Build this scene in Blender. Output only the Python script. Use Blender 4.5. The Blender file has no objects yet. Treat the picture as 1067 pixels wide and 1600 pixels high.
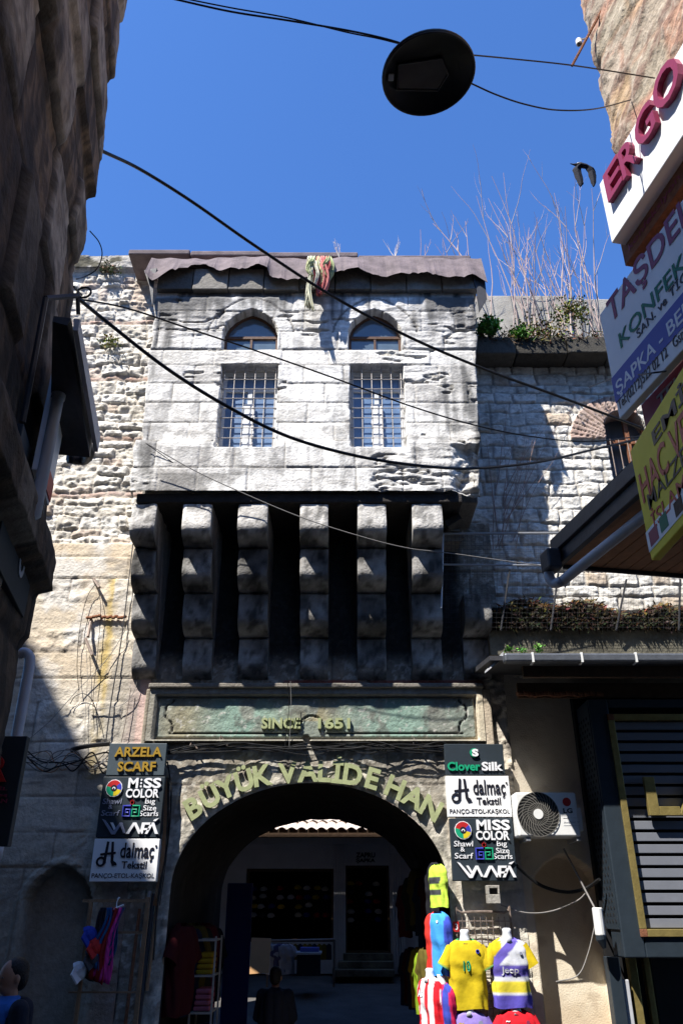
import bpy, bmesh, math, random
import numpy as np
from mathutils import Vector, Matrix
# ------------------------------------------------------------------ camera, sky, sun, exposure
S = bpy.context.scene
C = S.collection
TH = math.radians(27.0); FPX = 1225.0; CAMZ = 1.85
cam_d = bpy.data.cameras.new('Camera'); cam = bpy.data.objects.new('Camera', cam_d); C.objects.link(cam)
cam_d.sensor_fit = 'VERTICAL'; cam_d.sensor_height = 23.5; cam_d.lens = 23.5 * FPX / 1600
cam_d.clip_start = 0.05; cam_d.clip_end = 2000
cam.location = (0, 0, CAMZ); cam.rotation_euler = (math.pi / 2 + TH, 0, 0)
S.camera = cam
SUN = Vector((0.95, 1.0, -2.1)).normalized()
W = bpy.data.worlds.new("World"); S.world = W; W.use_nodes = True
wn = W.node_tree.nodes; wl = W.node_tree.links
sky = wn.new('ShaderNodeTexSky'); sky.sky_type = 'NISHITA'; sky.sun_disc = False
sky.sun_elevation = math.asin(-SUN.z); sky.sun_rotation = math.atan2(-SUN.x, -SUN.y)
sky.air_density = 1.0; sky.dust_density = 0.7; sky.ozone_density = 3.0; sky.altitude = 100
tint = wn.new('ShaderNodeMix'); tint.data_type = 'RGBA'; tint.blend_type = 'MULTIPLY'; tint.inputs['Factor'].default_value = 1
tint.inputs['B'].default_value = (0.65, 1.06, 1.62, 1)      # clear spring air, deeper blue
wl.new(sky.outputs['Color'], tint.inputs['A']); wl.new(tint.outputs['Result'], wn['Background'].inputs['Color'])
wn['Background'].inputs['Strength'].default_value = 0.085
sun_d = bpy.data.lights.new('Sun', 'SUN'); sun_d.energy = 5.0; sun_d.angle = math.radians(0.5); sun_d.color = (1, 0.96, 0.9)
sun_o = bpy.data.objects.new('Sun', sun_d); C.objects.link(sun_o)
sun_o.rotation_euler = SUN.to_track_quat('-Z', 'Y').to_euler(); sun_o.location = (-9, -9, 24)
S.view_settings.view_transform = 'Standard'; S.view_settings.look = 'None'
S.view_settings.exposure = 1.0; S.view_settings.gamma = 1.0
rng = np.random.default_rng(7); random.seed(7)
# ------------------------------------------------------------------ sight lines of the survey
def ray(px, py):
    a = (px - 533.5) / FPX; b = (800 - py) / FPX
    return Vector((a, math.cos(TH) - b * math.sin(TH), math.sin(TH) + b * math.cos(TH)))
O = Vector((0, 0, CAMZ))
def P(px, py, Y):
    d = ray(px, py); return O + d * (Y / d.y)
def PP(px, py, n, c):
    d = ray(px, py); return O + d * ((c - n.dot(O)) / n.dot(d))
def X_(px, py, Y): return P(px, py, Y).x
def Z_(py, Y): return P(533, py, Y).z
A11 = math.radians(11.0)
ND = Vector((math.cos(A11), math.sin(A11), 0)); DD = Vector((-math.sin(A11), math.cos(A11), 0))
# ------------------------------------------------------------------ materials
M = {}
def mat(name, col, rough=0.7, var=0.15, scale=8.0, bump=0.2, bscale=40.0, metal=0.0, attr=False, spec=0.3):
    m = bpy.data.materials.new(name); m.use_nodes = True
    nt = m.node_tree; n = nt.nodes; l = nt.links; b = n['Principled BSDF']
    tc = n.new('ShaderNodeTexCoord')
    nz = n.new('ShaderNodeTexNoise'); nz.inputs['Scale'].default_value = scale; nz.inputs['Detail'].default_value = 8; nz.inputs['Roughness'].default_value = 0.65
    l.new(tc.outputs['Object'], nz.inputs['Vector'])
    mr = n.new('ShaderNodeMapRange'); mr.inputs['From Min'].default_value = 0.25; mr.inputs['From Max'].default_value = 0.75
    mr.inputs['To Min'].default_value = 1 - var; mr.inputs['To Max'].default_value = 1 + var
    l.new(nz.outputs['Fac'], mr.inputs['Value'])
    mx = n.new('ShaderNodeMix'); mx.data_type = 'RGBA'; mx.blend_type = 'MULTIPLY'; mx.inputs['Factor'].default_value = 1
    if attr:
        at = n.new('ShaderNodeAttribute'); at.attribute_name = 'Col'; l.new(at.outputs['Color'], mx.inputs['A'])
    else:
        mx.inputs['A'].default_value = (*col, 1)
    l.new(mr.outputs['Result'], mx.inputs['B']); l.new(mx.outputs['Result'], b.inputs['Base Color'])
    b.inputs['Roughness'].default_value = rough; b.inputs['Metallic'].default_value = metal
    b.inputs['Specular IOR Level'].default_value = spec
    if bump:
        n2 = n.new('ShaderNodeTexNoise'); n2.inputs['Scale'].default_value = bscale; n2.inputs['Detail'].default_value = 6
        l.new(tc.outputs['Object'], n2.inputs['Vector'])
        bp = n.new('ShaderNodeBump'); bp.inputs['Strength'].default_value = bump; bp.inputs['Distance'].default_value = 0.02
        l.new(n2.outputs['Fac'], bp.inputs['Height']); l.new(bp.outputs['Normal'], b.inputs['Normal'])
    M[name] = m; return m
mat('weathered_stone', (1, 1, 1), 0.92, 0.26, 14, 0.5, 34, attr=True, spec=0.15)
mat('plaster', (1, 1, 1), 0.95, 0.08, 5, 0.25, 60, attr=True, spec=0.1)
mat('cloth', (1, 1, 1), 0.95, 0.10, 18, 0.32, 14, attr=True, spec=0.03)
mat('painted', (1, 1, 1), 0.5, 0.06, 10, 0.05, 40, attr=True)
mat('leafy', (1, 1, 1), 0.6, 0.2, 20, 0, attr=True)
mat('dark_stone', (0.10, 0.085, 0.07), 0.95, 0.5, 6, 0.6, 30, spec=0.1)
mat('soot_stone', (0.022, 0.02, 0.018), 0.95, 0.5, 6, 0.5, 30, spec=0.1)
mat('roof_felt', (0.155, 0.122, 0.125), 0.85, 0.5, 5, 0.35, 50)
mat('concrete', (0.34, 0.32, 0.28), 0.92, 0.4, 4, 0.4, 40)
mat('old_concrete', (0.13, 0.12, 0.09), 0.95, 0.7, 3, 0.5, 30)
mat('iron', (0.24, 0.19, 0.16), 0.6, 0.4, 25, 0.2, 90, metal=0.4)
mat('grille_iron', (0.40, 0.37, 0.34), 0.6, 0.3, 25, 0.1, 90, metal=0.2)
mat('gutter_dark', (0.11, 0.12, 0.14), 0.45, 0.25, 12, 0.1, 50, metal=0.3)
mat('rust', (0.22, 0.09, 0.045), 0.85, 0.4, 20, 0.4, 60)
mat('galvanised', (0.42, 0.43, 0.45), 0.45, 0.15, 12, 0.1, 50, metal=0.6)
mat('black_cable', (0.012, 0.012, 0.013), 0.5, 0.1, 30, 0)
mat('grey_cable', (0.22, 0.21, 0.2), 0.6, 0.1, 30, 0)
mat('copper_cable', (0.36, 0.17, 0.07), 0.5, 0.2, 30, 0)
mat('window_wood', (0.10, 0.05, 0.03), 0.6, 0.3, 20, 0.2, 60)
mat('white_frame', (0.62, 0.64, 0.66), 0.5, 0.08, 15, 0)
mat('gate_gold', (0.34, 0.37, 0.19), 0.5, 0.22, 9, 0.1, 40)
mat('brass', (0.32, 0.25, 0.09), 0.4, 0.25, 12, 0.15, 60, metal=0.5)
mat('sign_slate', (0.022, 0.032, 0.042), 0.55, 0.12, 6, 0.05, 30)
mat('sign_grey', (0.055, 0.075, 0.09), 0.55, 0.12, 6, 0.05, 30)
mat('sign_white', (0.84, 0.84, 0.84), 0.5, 0.05, 5, 0.02, 30)
mat('letter_white', (0.8, 0.8, 0.82), 0.45, 0.04, 8, 0)
mat('letter_black', (0.012, 0.012, 0.02), 0.5, 0.1, 8, 0)
mat('letter_gold', (0.34, 0.21, 0.025), 0.45, 0.15, 8, 0)
mat('letter_green', (0.01, 0.32, 0.16), 0.45, 0.1, 8, 0)
mat('letter_red', (0.45, 0.02, 0.02), 0.45, 0.1, 8, 0)
mat('letter_blue', (0.04, 0.05, 0.4), 0.45, 0.1, 8, 0)
mat('letter_yellow', (0.65, 0.5, 0.02), 0.45, 0.1, 8, 0)
mat('letter_maroon', (0.26, 0.035, 0.085), 0.5, 0.1, 8, 0)
mat('letter_grey', (0.25, 0.27, 0.36), 0.5, 0.1, 8, 0)
mat('banner_violet', (0.10, 0.12, 0.42), 0.6, 0.08, 4, 0.03, 20)
mat('banner_yellow', (0.85, 0.68, 0.05), 0.6, 0.08, 4, 0.03, 20)
mat('banner_green', (0.015, 0.18, 0.1), 0.6, 0.08, 4, 0.03, 20)
mat('pipe_grey', (0.46, 0.47, 0.50), 0.5, 0.1, 8, 0.05, 30)
mat('pipe_dark', (0.05, 0.05, 0.055), 0.5, 0.3, 8, 0.1, 30)
mat('soffit_wood', (0.34, 0.16, 0.075), 0.7, 0.3, 10, 0.2, 40)
mat('dark_wood', (0.10, 0.06, 0.035), 0.75, 0.4, 10, 0.3, 40)
mat('lath_wood', (0.26, 0.16, 0.09), 0.75, 0.35, 10, 0.3, 40)
mat('slate_metal', (0.03, 0.042, 0.055), 0.42, 0.15, 5, 0.08, 25, metal=0.2)
mat('louvre_grey', (0.17, 0.18, 0.21), 0.5, 0.08, 6, 0.03, 25)
mat('gap_black', (0.008, 0.008, 0.009), 0.8, 0.1, 8, 0)
mat('white_metal', (0.74, 0.74, 0.72), 0.45, 0.05, 8, 0.03, 30)
mat('fan_dark', (0.03, 0.03, 0.03), 0.5, 0.1, 8, 0)
mat('fan_grille', (0.2, 0.19, 0.17), 0.5, 0.1, 8, 0)
mat('lamp_black', (0.012, 0.013, 0.015), 0.45, 0.2, 6, 0.1, 30)
mat('lamp_glass', (0.06, 0.06, 0.065), 0.25, 0.3, 6, 0)
mat('dark_blue', (0.01, 0.015, 0.12), 0.5, 0.1, 8, 0)
mat('cardboard', (0.55, 0.32, 0.15), 0.85, 0.08, 6, 0.1, 30)
mat('street_stone', (0.09, 0.085, 0.08), 0.9, 0.4, 2, 0.4, 12)
mat('court_white', (0.58, 0.58, 0.6), 0.7, 0.1, 4, 0.1, 30)
mat('tile_clay', (0.62, 0.52, 0.45), 0.85, 0.35, 6, 0.3, 30)
mat('skin', (0.36, 0.19, 0.12), 0.6, 0.08, 20, 0.05, 60)
mat('hair', (0.012, 0.009, 0.008), 0.6, 0.3, 40, 0.4, 90)
mat('dark_jacket', (0.012, 0.014, 0.025), 0.85, 0.2, 10, 0.2, 60)
mat('blue_shirt', (0.03, 0.13, 0.42), 0.85, 0.1, 10, 0.2, 60)
mat('jeans', (0.03, 0.04, 0.08), 0.85, 0.2, 10, 0.2, 60)
mat('eye_white', (0.3, 0.27, 0.25), 0.5, 0.02, 8, 0)
mat('mannequin', (0.72, 0.74, 0.78), 0.5, 0.03, 8, 0.02, 30)
def glass(name, col, rough=0.08):
    m = bpy.data.materials.new(name); m.use_nodes = True; b = m.node_tree.nodes['Principled BSDF']
    n = m.node_tree.nodes; l = m.node_tree.links
    nz = n.new('ShaderNodeTexNoise'); nz.inputs['Scale'].default_value = 3.0
    mx = n.new('ShaderNodeMix'); mx.data_type = 'RGBA'; mx.inputs['A'].default_value = (*[c * .7 for c in col], 1); mx.inputs['B'].default_value = (*[min(1, c * 1.3) for c in col], 1)
    l.new(nz.outputs['Fac'], mx.inputs['Factor']); l.new(mx.outputs['Result'], b.inputs['Base Color'])
    b.inputs['Roughness'].default_value = rough; b.inputs['Specular IOR Level'].default_value = 0.8
    M[name] = m
glass('window_glass', (0.10, 0.14, 0.18)); glass('dark_glass', (0.012, 0.014, 0.018)); glass('curtain_glass', (0.13, 0.21, 0.36), 0.3)
# ------------------------------------------------------------------ object helpers
ORG = {}
def reg(o, label=None, cat=None, group=None, kind=None):
    if label: o['label'] = label
    if cat: o['category'] = cat
    if group: o['group'] = group
    if kind: o['kind'] = kind
    return o
def thing(name, label, cat, loc, group=None):
    o = bpy.data.objects.new(name, None); C.objects.link(o); o.location = loc; o.empty_display_size = 0.2
    ORG[o.name] = Vector(loc); return reg(o, label, cat, group)
def link_mesh(name, me, mats, parent=None, loc=None, shift=True):
    o = bpy.data.objects.new(name, me); C.objects.link(o)
    org = ORG[parent.name] if parent else Vector(loc if loc is not None else (0, 0, 0))
    if parent: o.parent = parent
    else: o.location = org
    ORG[o.name] = org
    if shift: me.transform(Matrix.Translation(-org))
    for m in mats: me.materials.append(M[m])
    return o
class MB:
    def __init__(s): s.v = []; s.f = []; s.mi = []; s.cur = 0; s.col = None; s.cols = []
    def add(s, vs, fs, mi=None):
        b = len(s.v); s.v += [tuple(p) for p in vs]; s.f += [tuple(b + i for i in f) for f in fs]
        s.mi += [s.cur if mi is None else mi] * len(fs)
        if s.col is not None: s.cols += [s.col] * len(vs)
        return s
    def hexa(s, p):   # 8 points: bottom 4 ccw, top 4 ccw
        return s.add(p, [(3, 2, 1, 0), (4, 5, 6, 7), (0, 1, 5, 4), (1, 2, 6, 5), (2, 3, 7, 6), (3, 0, 4, 7)])
    def box(s, x0, x1, y0, y1, z0, z1):
        return s.hexa([(x0, y0, z0), (x1, y0, z0), (x1, y1, z0), (x0, y1, z0), (x0, y0, z1), (x1, y0, z1), (x1, y1, z1), (x0, y1, z1)])
    def obox(s, o, U, V, N, u0, u1, v0, v1, n0, n1):
        o = Vector(o); g = lambda u, v, n: o + U * u + V * v + N * n
        return s.hexa([g(u0, v0, n0), g(u1, v0, n0), g(u1, v1, n0), g(u0, v1, n0), g(u0, v0, n1), g(u1, v0, n1), g(u1, v1, n1), g(u0, v1, n1)])
    def tube(s, pts, r, sides=6, caps=True):
        pts = [Vector(p) for p in pts]; n = len(pts); rs = r if isinstance(r, (list, tuple)) else [r] * n
        vs = []; prev = None
        for i, p in enumerate(pts):
            t = (pts[min(i + 1, n - 1)] - pts[max(i - 1, 0)]).normalized()
            if prev is None: a = t.orthogonal().normalized()
            else:
                a = prev - t * prev.dot(t); a = a.normalized() if a.length > 1e-6 else t.orthogonal().normalized()
            prev = a; b = t.cross(a)
            for k in range(sides):
                w = 2 * math.pi * k / sides; vs.append(p + (a * math.cos(w) + b * math.sin(w)) * rs[i])
        fs = [(i * sides + k, i * sides + (k + 1) % sides, (i + 1) * sides + (k + 1) % sides, (i + 1) * sides + k) for i in range(n - 1) for k in range(sides)]
        if caps: fs += [tuple(reversed(range(sides))), tuple(range((n - 1) * sides, n * sides))]
        return s.add(vs, fs)
    def prism(s, poly, o, U, V, N, n0, n1):
        o = Vector(o); k = len(poly)
        vs = [o + U * a + V * b + N * n0 for a, b in poly] + [o + U * a + V * b + N * n1 for a, b in poly]
        return s.add(vs, [tuple(reversed(range(k))), tuple(range(k, 2 * k))] + [(i, (i + 1) % k, k + (i + 1) % k, k + i) for i in range(k)])
    def ell(s, c, rx, ry, rz, nu=14, nv=9, rot=None):
        vs = [];
        for j in range(nv + 1):
            t = math.pi * j / nv
            for i in range(nu):
                a = 2 * math.pi * i / nu
                v = Vector((rx * math.sin(t) * math.cos(a), ry * math.sin(t) * math.sin(a), rz * math.cos(t)))
                if rot: v = rot @ v
                vs.append(Vector(c) + v)
        return s.add(vs, [(j * nu + i, (j + 1) * nu + i, (j + 1) * nu + (i + 1) % nu, j * nu + (i + 1) % nu) for j in range(nv) for i in range(nu)])
    def leaf(s, p, d, n, l, w):
        d = d.normalized(); a = d.cross(n)
        if a.length < 1e-4: a = d.orthogonal()
        a.normalize(); return s.add([p, p + d * l * .5 + a * w, p + d * l, p + d * l * .5 - a * w], [(0, 1, 2, 3)])
    def build(s, name, mats, parent=None, loc=None, bevel=0, smooth=False, kind=None):
        if isinstance(mats, str): mats = [mats]
        me = bpy.data.meshes.new(name); me.from_pydata(s.v, [], s.f)
        if len(mats) > 1: me.polygons.foreach_set('material_index', s.mi)
        if s.cols:
            ca = me.color_attributes.new('Col', 'FLOAT_COLOR', 'POINT')
            ca.data.foreach_set('color', [x for c in s.cols for x in (c[0], c[1], c[2], 1.0)])
        bm = bmesh.new(); bm.from_mesh(me); bmesh.ops.recalc_face_normals(bm, faces=bm.faces); bm.to_mesh(me); bm.free()
        if smooth: me.shade_smooth()
        if parent is None and loc is None:
            zs = [v[2] for v in s.v]; loc = (sum(v[0] for v in s.v) / len(s.v), sum(v[1] for v in s.v) / len(s.v), min(zs))
        o = link_mesh(name, me, mats, parent, loc)
        if bevel:
            bv = o.modifiers.new('bevel', 'BEVEL'); bv.width = bevel; bv.segments = 2; bv.limit_method = 'ANGLE'
        if kind: o['kind'] = kind
        return o
def sag(a, b, s, n=24, wob=0.0, seed=0):
    a = Vector(a); b = Vector(b); r = random.Random(seed); out = []
    for i in range(n + 1):
        t = i / n; p = a.lerp(b, t); p.z -= s * 4 * t * (1 - t)
        if 0 < i < n and wob: p += Vector((r.uniform(-wob, wob), r.uniform(-wob, wob), r.uniform(-wob, wob)))
        out.append(p)
    return out
def smooth_path(pts, n=6):
    pts = [Vector(p) for p in pts]
    if len(pts) < 3: return pts
    q = [pts[0] * 2 - pts[1]] + pts + [pts[-1] * 2 - pts[-2]]; out = []
    for i in range(1, len(q) - 2):
        for k in range(n):
            t = k / n; a, b, c, d = q[i - 1], q[i], q[i + 1], q[i + 2]
            out.append(0.5 * ((2 * b) + (c - a) * t + (2 * a - 5 * b + 4 * c - d) * t * t + (3 * b - a - 3 * c + d) * t ** 3))
    out.append(pts[-1]); return out
# ------------------------------------------------------------------ lettering
_tc = {}
def text_geo(t, bold):
    k = (t, bold)
    if k not in _tc:
        c = bpy.data.curves.new('txt', 'FONT'); c.body = t; c.extrude = 0.5; c.offset = bold; c.resolution_u = 3
        o = bpy.data.objects.new('txt', c); m = o.to_mesh()
        v = np.array([x.co[:] for x in m.vertices]); f = [tuple(p.vertices) for p in m.polygons]
        o.to_mesh_clear(); bpy.data.objects.remove(o); bpy.data.curves.remove(c); _tc[k] = (v, f)
    return _tc[k]
def put_text(mb, t, o, U, V, N, u0, v0, u1, v1, n0, n1, bold=0.03, slant=0.0, mi=None, shape=None):
    v, f = text_geo(t, bold); lo = v.min(0); hi = v.max(0)
    a = (v - lo) / (hi - lo); pts = []
    for x, y, z in a:
        h = v0 + (v1 - v0) * y; w = u0 + (u1 - u0) * x + slant * (h - v0)
        p = Vector(o) + U * w + V * h + N * (n0 + (n1 - n0) * z)
        pts.append(shape(p, z) if shape else p)
    mb.add(pts, f, mi)
def put_letter(mb, ch, c, U, V, N, cap, n0, n1, bold=0.035):
    hv, _ = text_geo('H', bold); b0 = hv[:, 1].min(); sc = cap / (hv[:, 1].max() - b0)
    v, f = text_geo(ch, bold); mx = (v[:, 0].min() + v[:, 0].max()) / 2
    mb.add([Vector(c) + U * ((x - mx) * sc) + V * ((y - b0) * sc - cap / 2) + N * (n0 + (n1 - n0) * (z + .5)) for x, y, z in v], f)
# ------------------------------------------------------------------ noise and masonry relief
def vnoise(x, y, seed=0):
    xi = np.floor(x).astype(np.int64); yi = np.floor(y).astype(np.int64); fx = x - xi; fy = y - yi
    fx = fx * fx * (3 - 2 * fx); fy = fy * fy * (3 - 2 * fy)
    def h(a, b):
        n = (a * 374761393 + b * 668265263 + seed * 974634777) & 0xffffffff
        n = ((n ^ (n >> 13)) * 1274126177) & 0xffffffff; n = n ^ (n >> 16)
        return (n & 0xffff) / 65535.0
    return (h(xi, yi) * (1 - fx) + h(xi + 1, yi) * fx) * (1 - fy) + (h(xi, yi + 1) * (1 - fx) + h(xi + 1, yi + 1) * fx) * fy
def fbm(x, y, s, o=4, seed=0):
    t = 0; a = 1.0; n = 0
    for i in range(o):
        t = t + a * vnoise(x * s, y * s, seed + i * 17); n += a; a *= 0.55; s *= 2.03
    return t / n
def sstep(a, b, x):
    t = np.clip((x - a) / (b - a), 0, 1); return t * t * (3 - 2 * t)
def lay(X, Z, rows, wr, seed, warp=0.0, wsc=3.0):
    """courses of stones: distance to the nearest joint and per-stone random numbers"""
    r = np.random.default_rng(seed)
    Xw = X + warp * 2 * (fbm(X, Z, wsc, 3, seed) - .5); Zw = Z + warp * 2 * (fbm(X, Z, wsc, 3, seed + 5) - .5)
    d = np.zeros(X.shape); R = np.zeros(X.shape + (4,)); row = np.zeros(X.shape, int)
    x0 = X.min() - 2; x1 = X.max() + 2
    for i in range(len(rows) - 1):
        a, b = rows[i], rows[i + 1]; m = (Zw >= a) & (Zw < b)
        lo, hi = wr(i, r) if callable(wr) else wr
        e = [x0 + r.uniform(-hi, 0)]
        while e[-1] < x1: e.append(e[-1] + r.uniform(lo, hi))
        e = np.array(e); val = r.random((len(e) + 1, 4))
        if not m.any(): continue
        k = np.clip(np.searchsorted(e, Xw[m]), 1, len(e) - 1)
        d[m] = np.minimum(np.minimum(Xw[m] - e[k - 1], e[k] - Xw[m]), np.minimum(Zw[m] - a, b - Zw[m]))
        R[m] = val[k]; row[m] = i
    return d, R, row
def mixc(a, b, t):
    a = np.asarray(a, float); b = np.asarray(b, float)
    return a * (1 - t[..., None]) + b * t[..., None]
def relief(name, m, parent, xs, zs, fn, o, U, V, N, hole=None, res=0.02):
    nx = max(2, int((xs[1] - xs[0]) / res)); nz = max(2, int((zs[1] - zs[0]) / res))
    X, Z = np.meshgrid(np.linspace(*xs, nx + 1), np.linspace(*zs, nz + 1))
    keep = np.ones((nz, nx), bool)
    if hole:
        e = 1e-3
        for _ in range(3):
            f = hole(X, Z); gx = (hole(X + e, Z) - f) / e; gz = (hole(X, Z + e) - f) / e; g = gx * gx + gz * gz + 1e-9
            near = np.abs(f) / np.sqrt(g) < res * 0.71
            X = np.where(near, X - f * gx / g, X); Z = np.where(near, Z - f * gz / g, Z)
        f = hole(X, Z); ins = f < 1e-4
        keep = ~(ins[:-1, :-1] & ins[1:, :-1] & ins[:-1, 1:] & ins[1:, 1:])
    h, col = fn(X, Z)
    o = np.array(o, float); u = np.array(U, float); v = np.array(V, float); n = np.array(N, float)
    pts = o + X[..., None] * u + Z[..., None] * v + h[..., None] * n
    idx = np.arange((nx + 1) * (nz + 1)).reshape(nz + 1, nx + 1)
    q = np.stack([idx[:-1, :-1], idx[:-1, 1:], idx[1:, 1:], idx[1:, :-1]], -1)[keep]
    me = bpy.data.meshes.new(name); me.from_pydata(pts.reshape(-1, 3).tolist(), [], q.tolist())
    ca = me.color_attributes.new('Col', 'FLOAT_COLOR', 'POINT')
    c4 = np.ones((nz + 1, nx + 1, 4)); c4[..., :3] = np.clip(col, 0.003, 0.9)
    ca.data.foreach_set('color', c4.reshape(-1).astype(np.float32))
    me.shade_smooth()
    return link_mesh(name, me, [m], parent)
EX = Vector((1, 0, 0)); EY = Vector((0, 1, 0)); EZ = Vector((0, 0, 1))
# ================================================================== setting: ground
mb = MB(); mb.add([(-300, -300, 0), (300, -300, 0), (300, 9.4, 0), (-300, 9.4, 0)], [(0, 1, 2, 3)])
mb.build('street', 'street_stone', loc=(0, 0, 0), kind='structure')
mb = MB(); mb.add([(-300, 9.4, 0), (300, 9.4, 0), (300, 18.4, .75), (-300, 18.4, .75), (300, 300, .75), (-300, 300, .75)], [(0, 1, 2, 3), (3, 2, 4, 5)])
mb.build('courtyard_floor', 'street_stone', loc=(0, 9.4, 0), kind='structure')
# ================================================================== the gatehouse
YW = 9.5; YB = 8.5
gate = thing('gatehouse', 'old stone gatehouse with corbelled upper bay over a wide arched gateway', 'gatehouse', (-0.35, YW, 0))
AX = -0.345; AA = 1.515; AZ = 2.07; AH = 1.10
def arch_hole(X, Z):
    up = np.sqrt(((X - AX) / AA) ** 2 + ((Z - AZ) / AH) ** 2 + 1e-9) - 1
    return np.where(Z > AZ, up, np.abs(X - AX) / AA - 1)
def ptop(x, a, h):
    q = np.clip(np.abs(x) / a, 0, 1); return h * (.84 * (1 - q ** 1.75) ** .55 + .16 * (1 - q))
zy = lambda py: float(Z_(py, YW))
WHITE = (.78, .74, .66); CREAM = (.62, .54, .42); GREY = (.34, .32, .29); SOOT = (.045, .042, .04); BRICK = (.36, .17, .12); MORT = (.40, .34, .27)
# ---- left wing: rubble with brick bands above, long ashlar below
zsplit = zy(850)
rows = [zsplit - .02]
r_ = np.random.default_rng(3)
bands = [zy(v) for v in (778, 690, 596, 508)]
kinds = []
while rows[-1] < 11.5:
    nb = [b for b in bands if rows[-1] < b <= rows[-1] + .26]
    if nb and nb[0] - rows[-1] > .05: rows.append(nb[0]); kinds.append(0); rows.append(nb[0] + .085); kinds.append(1)
    else: rows.append(rows[-1] + r_.uniform(.09, .23)); kinds.append(0)
kinds = np.array(kinds + [0])
lowrows = [0, .35, .7, 1.05] + [zy(v) for v in (1355, 1300, 1245, 1205, 1160, 1098, 1060, 1020, 985, 943, 905, 872)] + [zsplit, 12]
def left_wing(X, Z):
    d, R, row = lay(X, Z, rows, (.12, .46), 11, .055, 3.0)
    br = kinds[np.clip(row, 0, len(kinds) - 1)] == 1
    rnd = .012 + .02 * R[..., 1]
    n5 = fbm(X * 1.2, Z * 2.6, 13, 3, 83); face = sstep(.0, rnd + .006, d - .012 * (n5 - .45))
    n1 = fbm(X, Z, 9, 4, 2); n2 = fbm(X, Z * 2.2, 5, 4, 8)
    h = face * (.012 + .045 * R[..., 0] ** 2) + face * (n1 - .5) * .045 + (n2 - .5) * .05 + (n5 - .5) * .035 * face + .25 * face * (R[..., 3] - .5) * np.clip(d, 0, .06)
    tone = R[..., 2]
    c = mixc((.84, .81, .75), (.66, .60, .50), np.clip(tone * .8 + (n2 - .5) * .8, 0, 1)); c = mixc(c, GREY, sstep(.55, .8, n1) * .55)
    c = mixc(c, (.50, .36, .27), (R[..., 3] > .86) * .6)
    c = mixc(c, BRICK, br * (.35 + .5 * n1)); h = np.where(br, h * .6, h)
    c = mixc((.52, .46, .38), c, .25 + .75 * face); c = mixc(c, (.30, .28, .25), sstep(.56, .68, n5) * .5)
    # ashlar
    d2, R2, row2 = lay(X, Z, lowrows, (.55, 1.3), 23, .006, 3.0)
    f2 = sstep(.0, .012, d2); e2 = fbm(X * .6, Z * 3, 4, 5, 31)
    rough = (row2 == 11) | (R2[..., 1] > .86)
    h2 = .03 + f2 * .012 + .012 * R2[..., 0] + (n1 - .5) * np.where(rough, .05, .006) + (e2 - .5) * .012
    c2 = mixc((.66, .60, .50), (.60, .45, .28), np.clip(1.6 * (fbm(X * .7, Z, 1.3, 4, 44) - .35), 0, 1)); c2 = mixc(c2, (.70, .67, .62), sstep(.5, .7, fbm(X, Z, 2.2, 4, 61)) * .8)
    c2 = mixc(c2, (.28, .25, .22), sstep(.60, .75, e2) * .7)
    c2 = mixc((.24, .2, .16), c2, .35 + .65 * f2)
    pink = sstep(-2.62, -2.5, X + .1 * (n1 - .5)) * (Z < zy(960)); c2 = mixc(c2, (.56, .38, .35), pink * .7)
    yel = np.exp(-((X + 2.93 + .12 * (n2 - .5) - (5.2 - Z) * .03) / .07) ** 2) * sstep(.35, .6, fbm(X * 3, Z * .5, 3, 3, 71)) * (Z < 5.7) * (Z > 3.2)
    c2 = mixc(c2, (.50, .36, .10), yel * .8)
    gryp = sstep(.52, .6, fbm(X, Z * .6, 2.0, 3, 75)) * (np.abs(X + 2.75) < .3) * (Z < 5.4); c2 = mixc(c2, (.33, .31, .27), gryp * .6)
    # grimy base and pointed niche
    dirt = sstep(3.1, 2.0, Z + .6 * (n2 - .5)); c2 = mixc(c2, (.24, .21, .17), dirt * .75)
    nx0, na, ns, nh = X_(88, 1450, YW), .36, zy(1410), zy(1352) - zy(1410)
    top = ns + ptop(X - nx0, na, nh)
    nin = (np.abs(X - nx0) < na) & (Z < top) & (Z > .3)
    rim = (np.abs(X - nx0) < na + .09) & (Z < ns + ptop(X - nx0, na + .09, nh + .09)) & ~nin & (Z > .3)
    h2 = np.where(nin, -.16, np.where(rim, h2 + .035, h2)); c2 = mixc(c2, (.30, .26, .21), nin * .5)
    low = Z < zsplit + .03 * (n2 - .5)
    h = np.where(low, h2, h); c = np.where(low[..., None], c2, c)
    cop = Z > zy(425)   # coping stones
    h = np.where(cop, .10 + .02 * R[..., 0] + (n1 - .5) * .04, h)
    c = np.where(cop[..., None], mixc((.5, .46, .4), (.12, .11, .08), sstep(.45, .6, n2)), c)
    return h, c
o = relief('left_wing_wall', 'weathered_stone', gate, (-5.4, -2.32), (0, 11.28), left_wing, (0, YW, 0), EX, EZ, -EY, res=.019)
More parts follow.
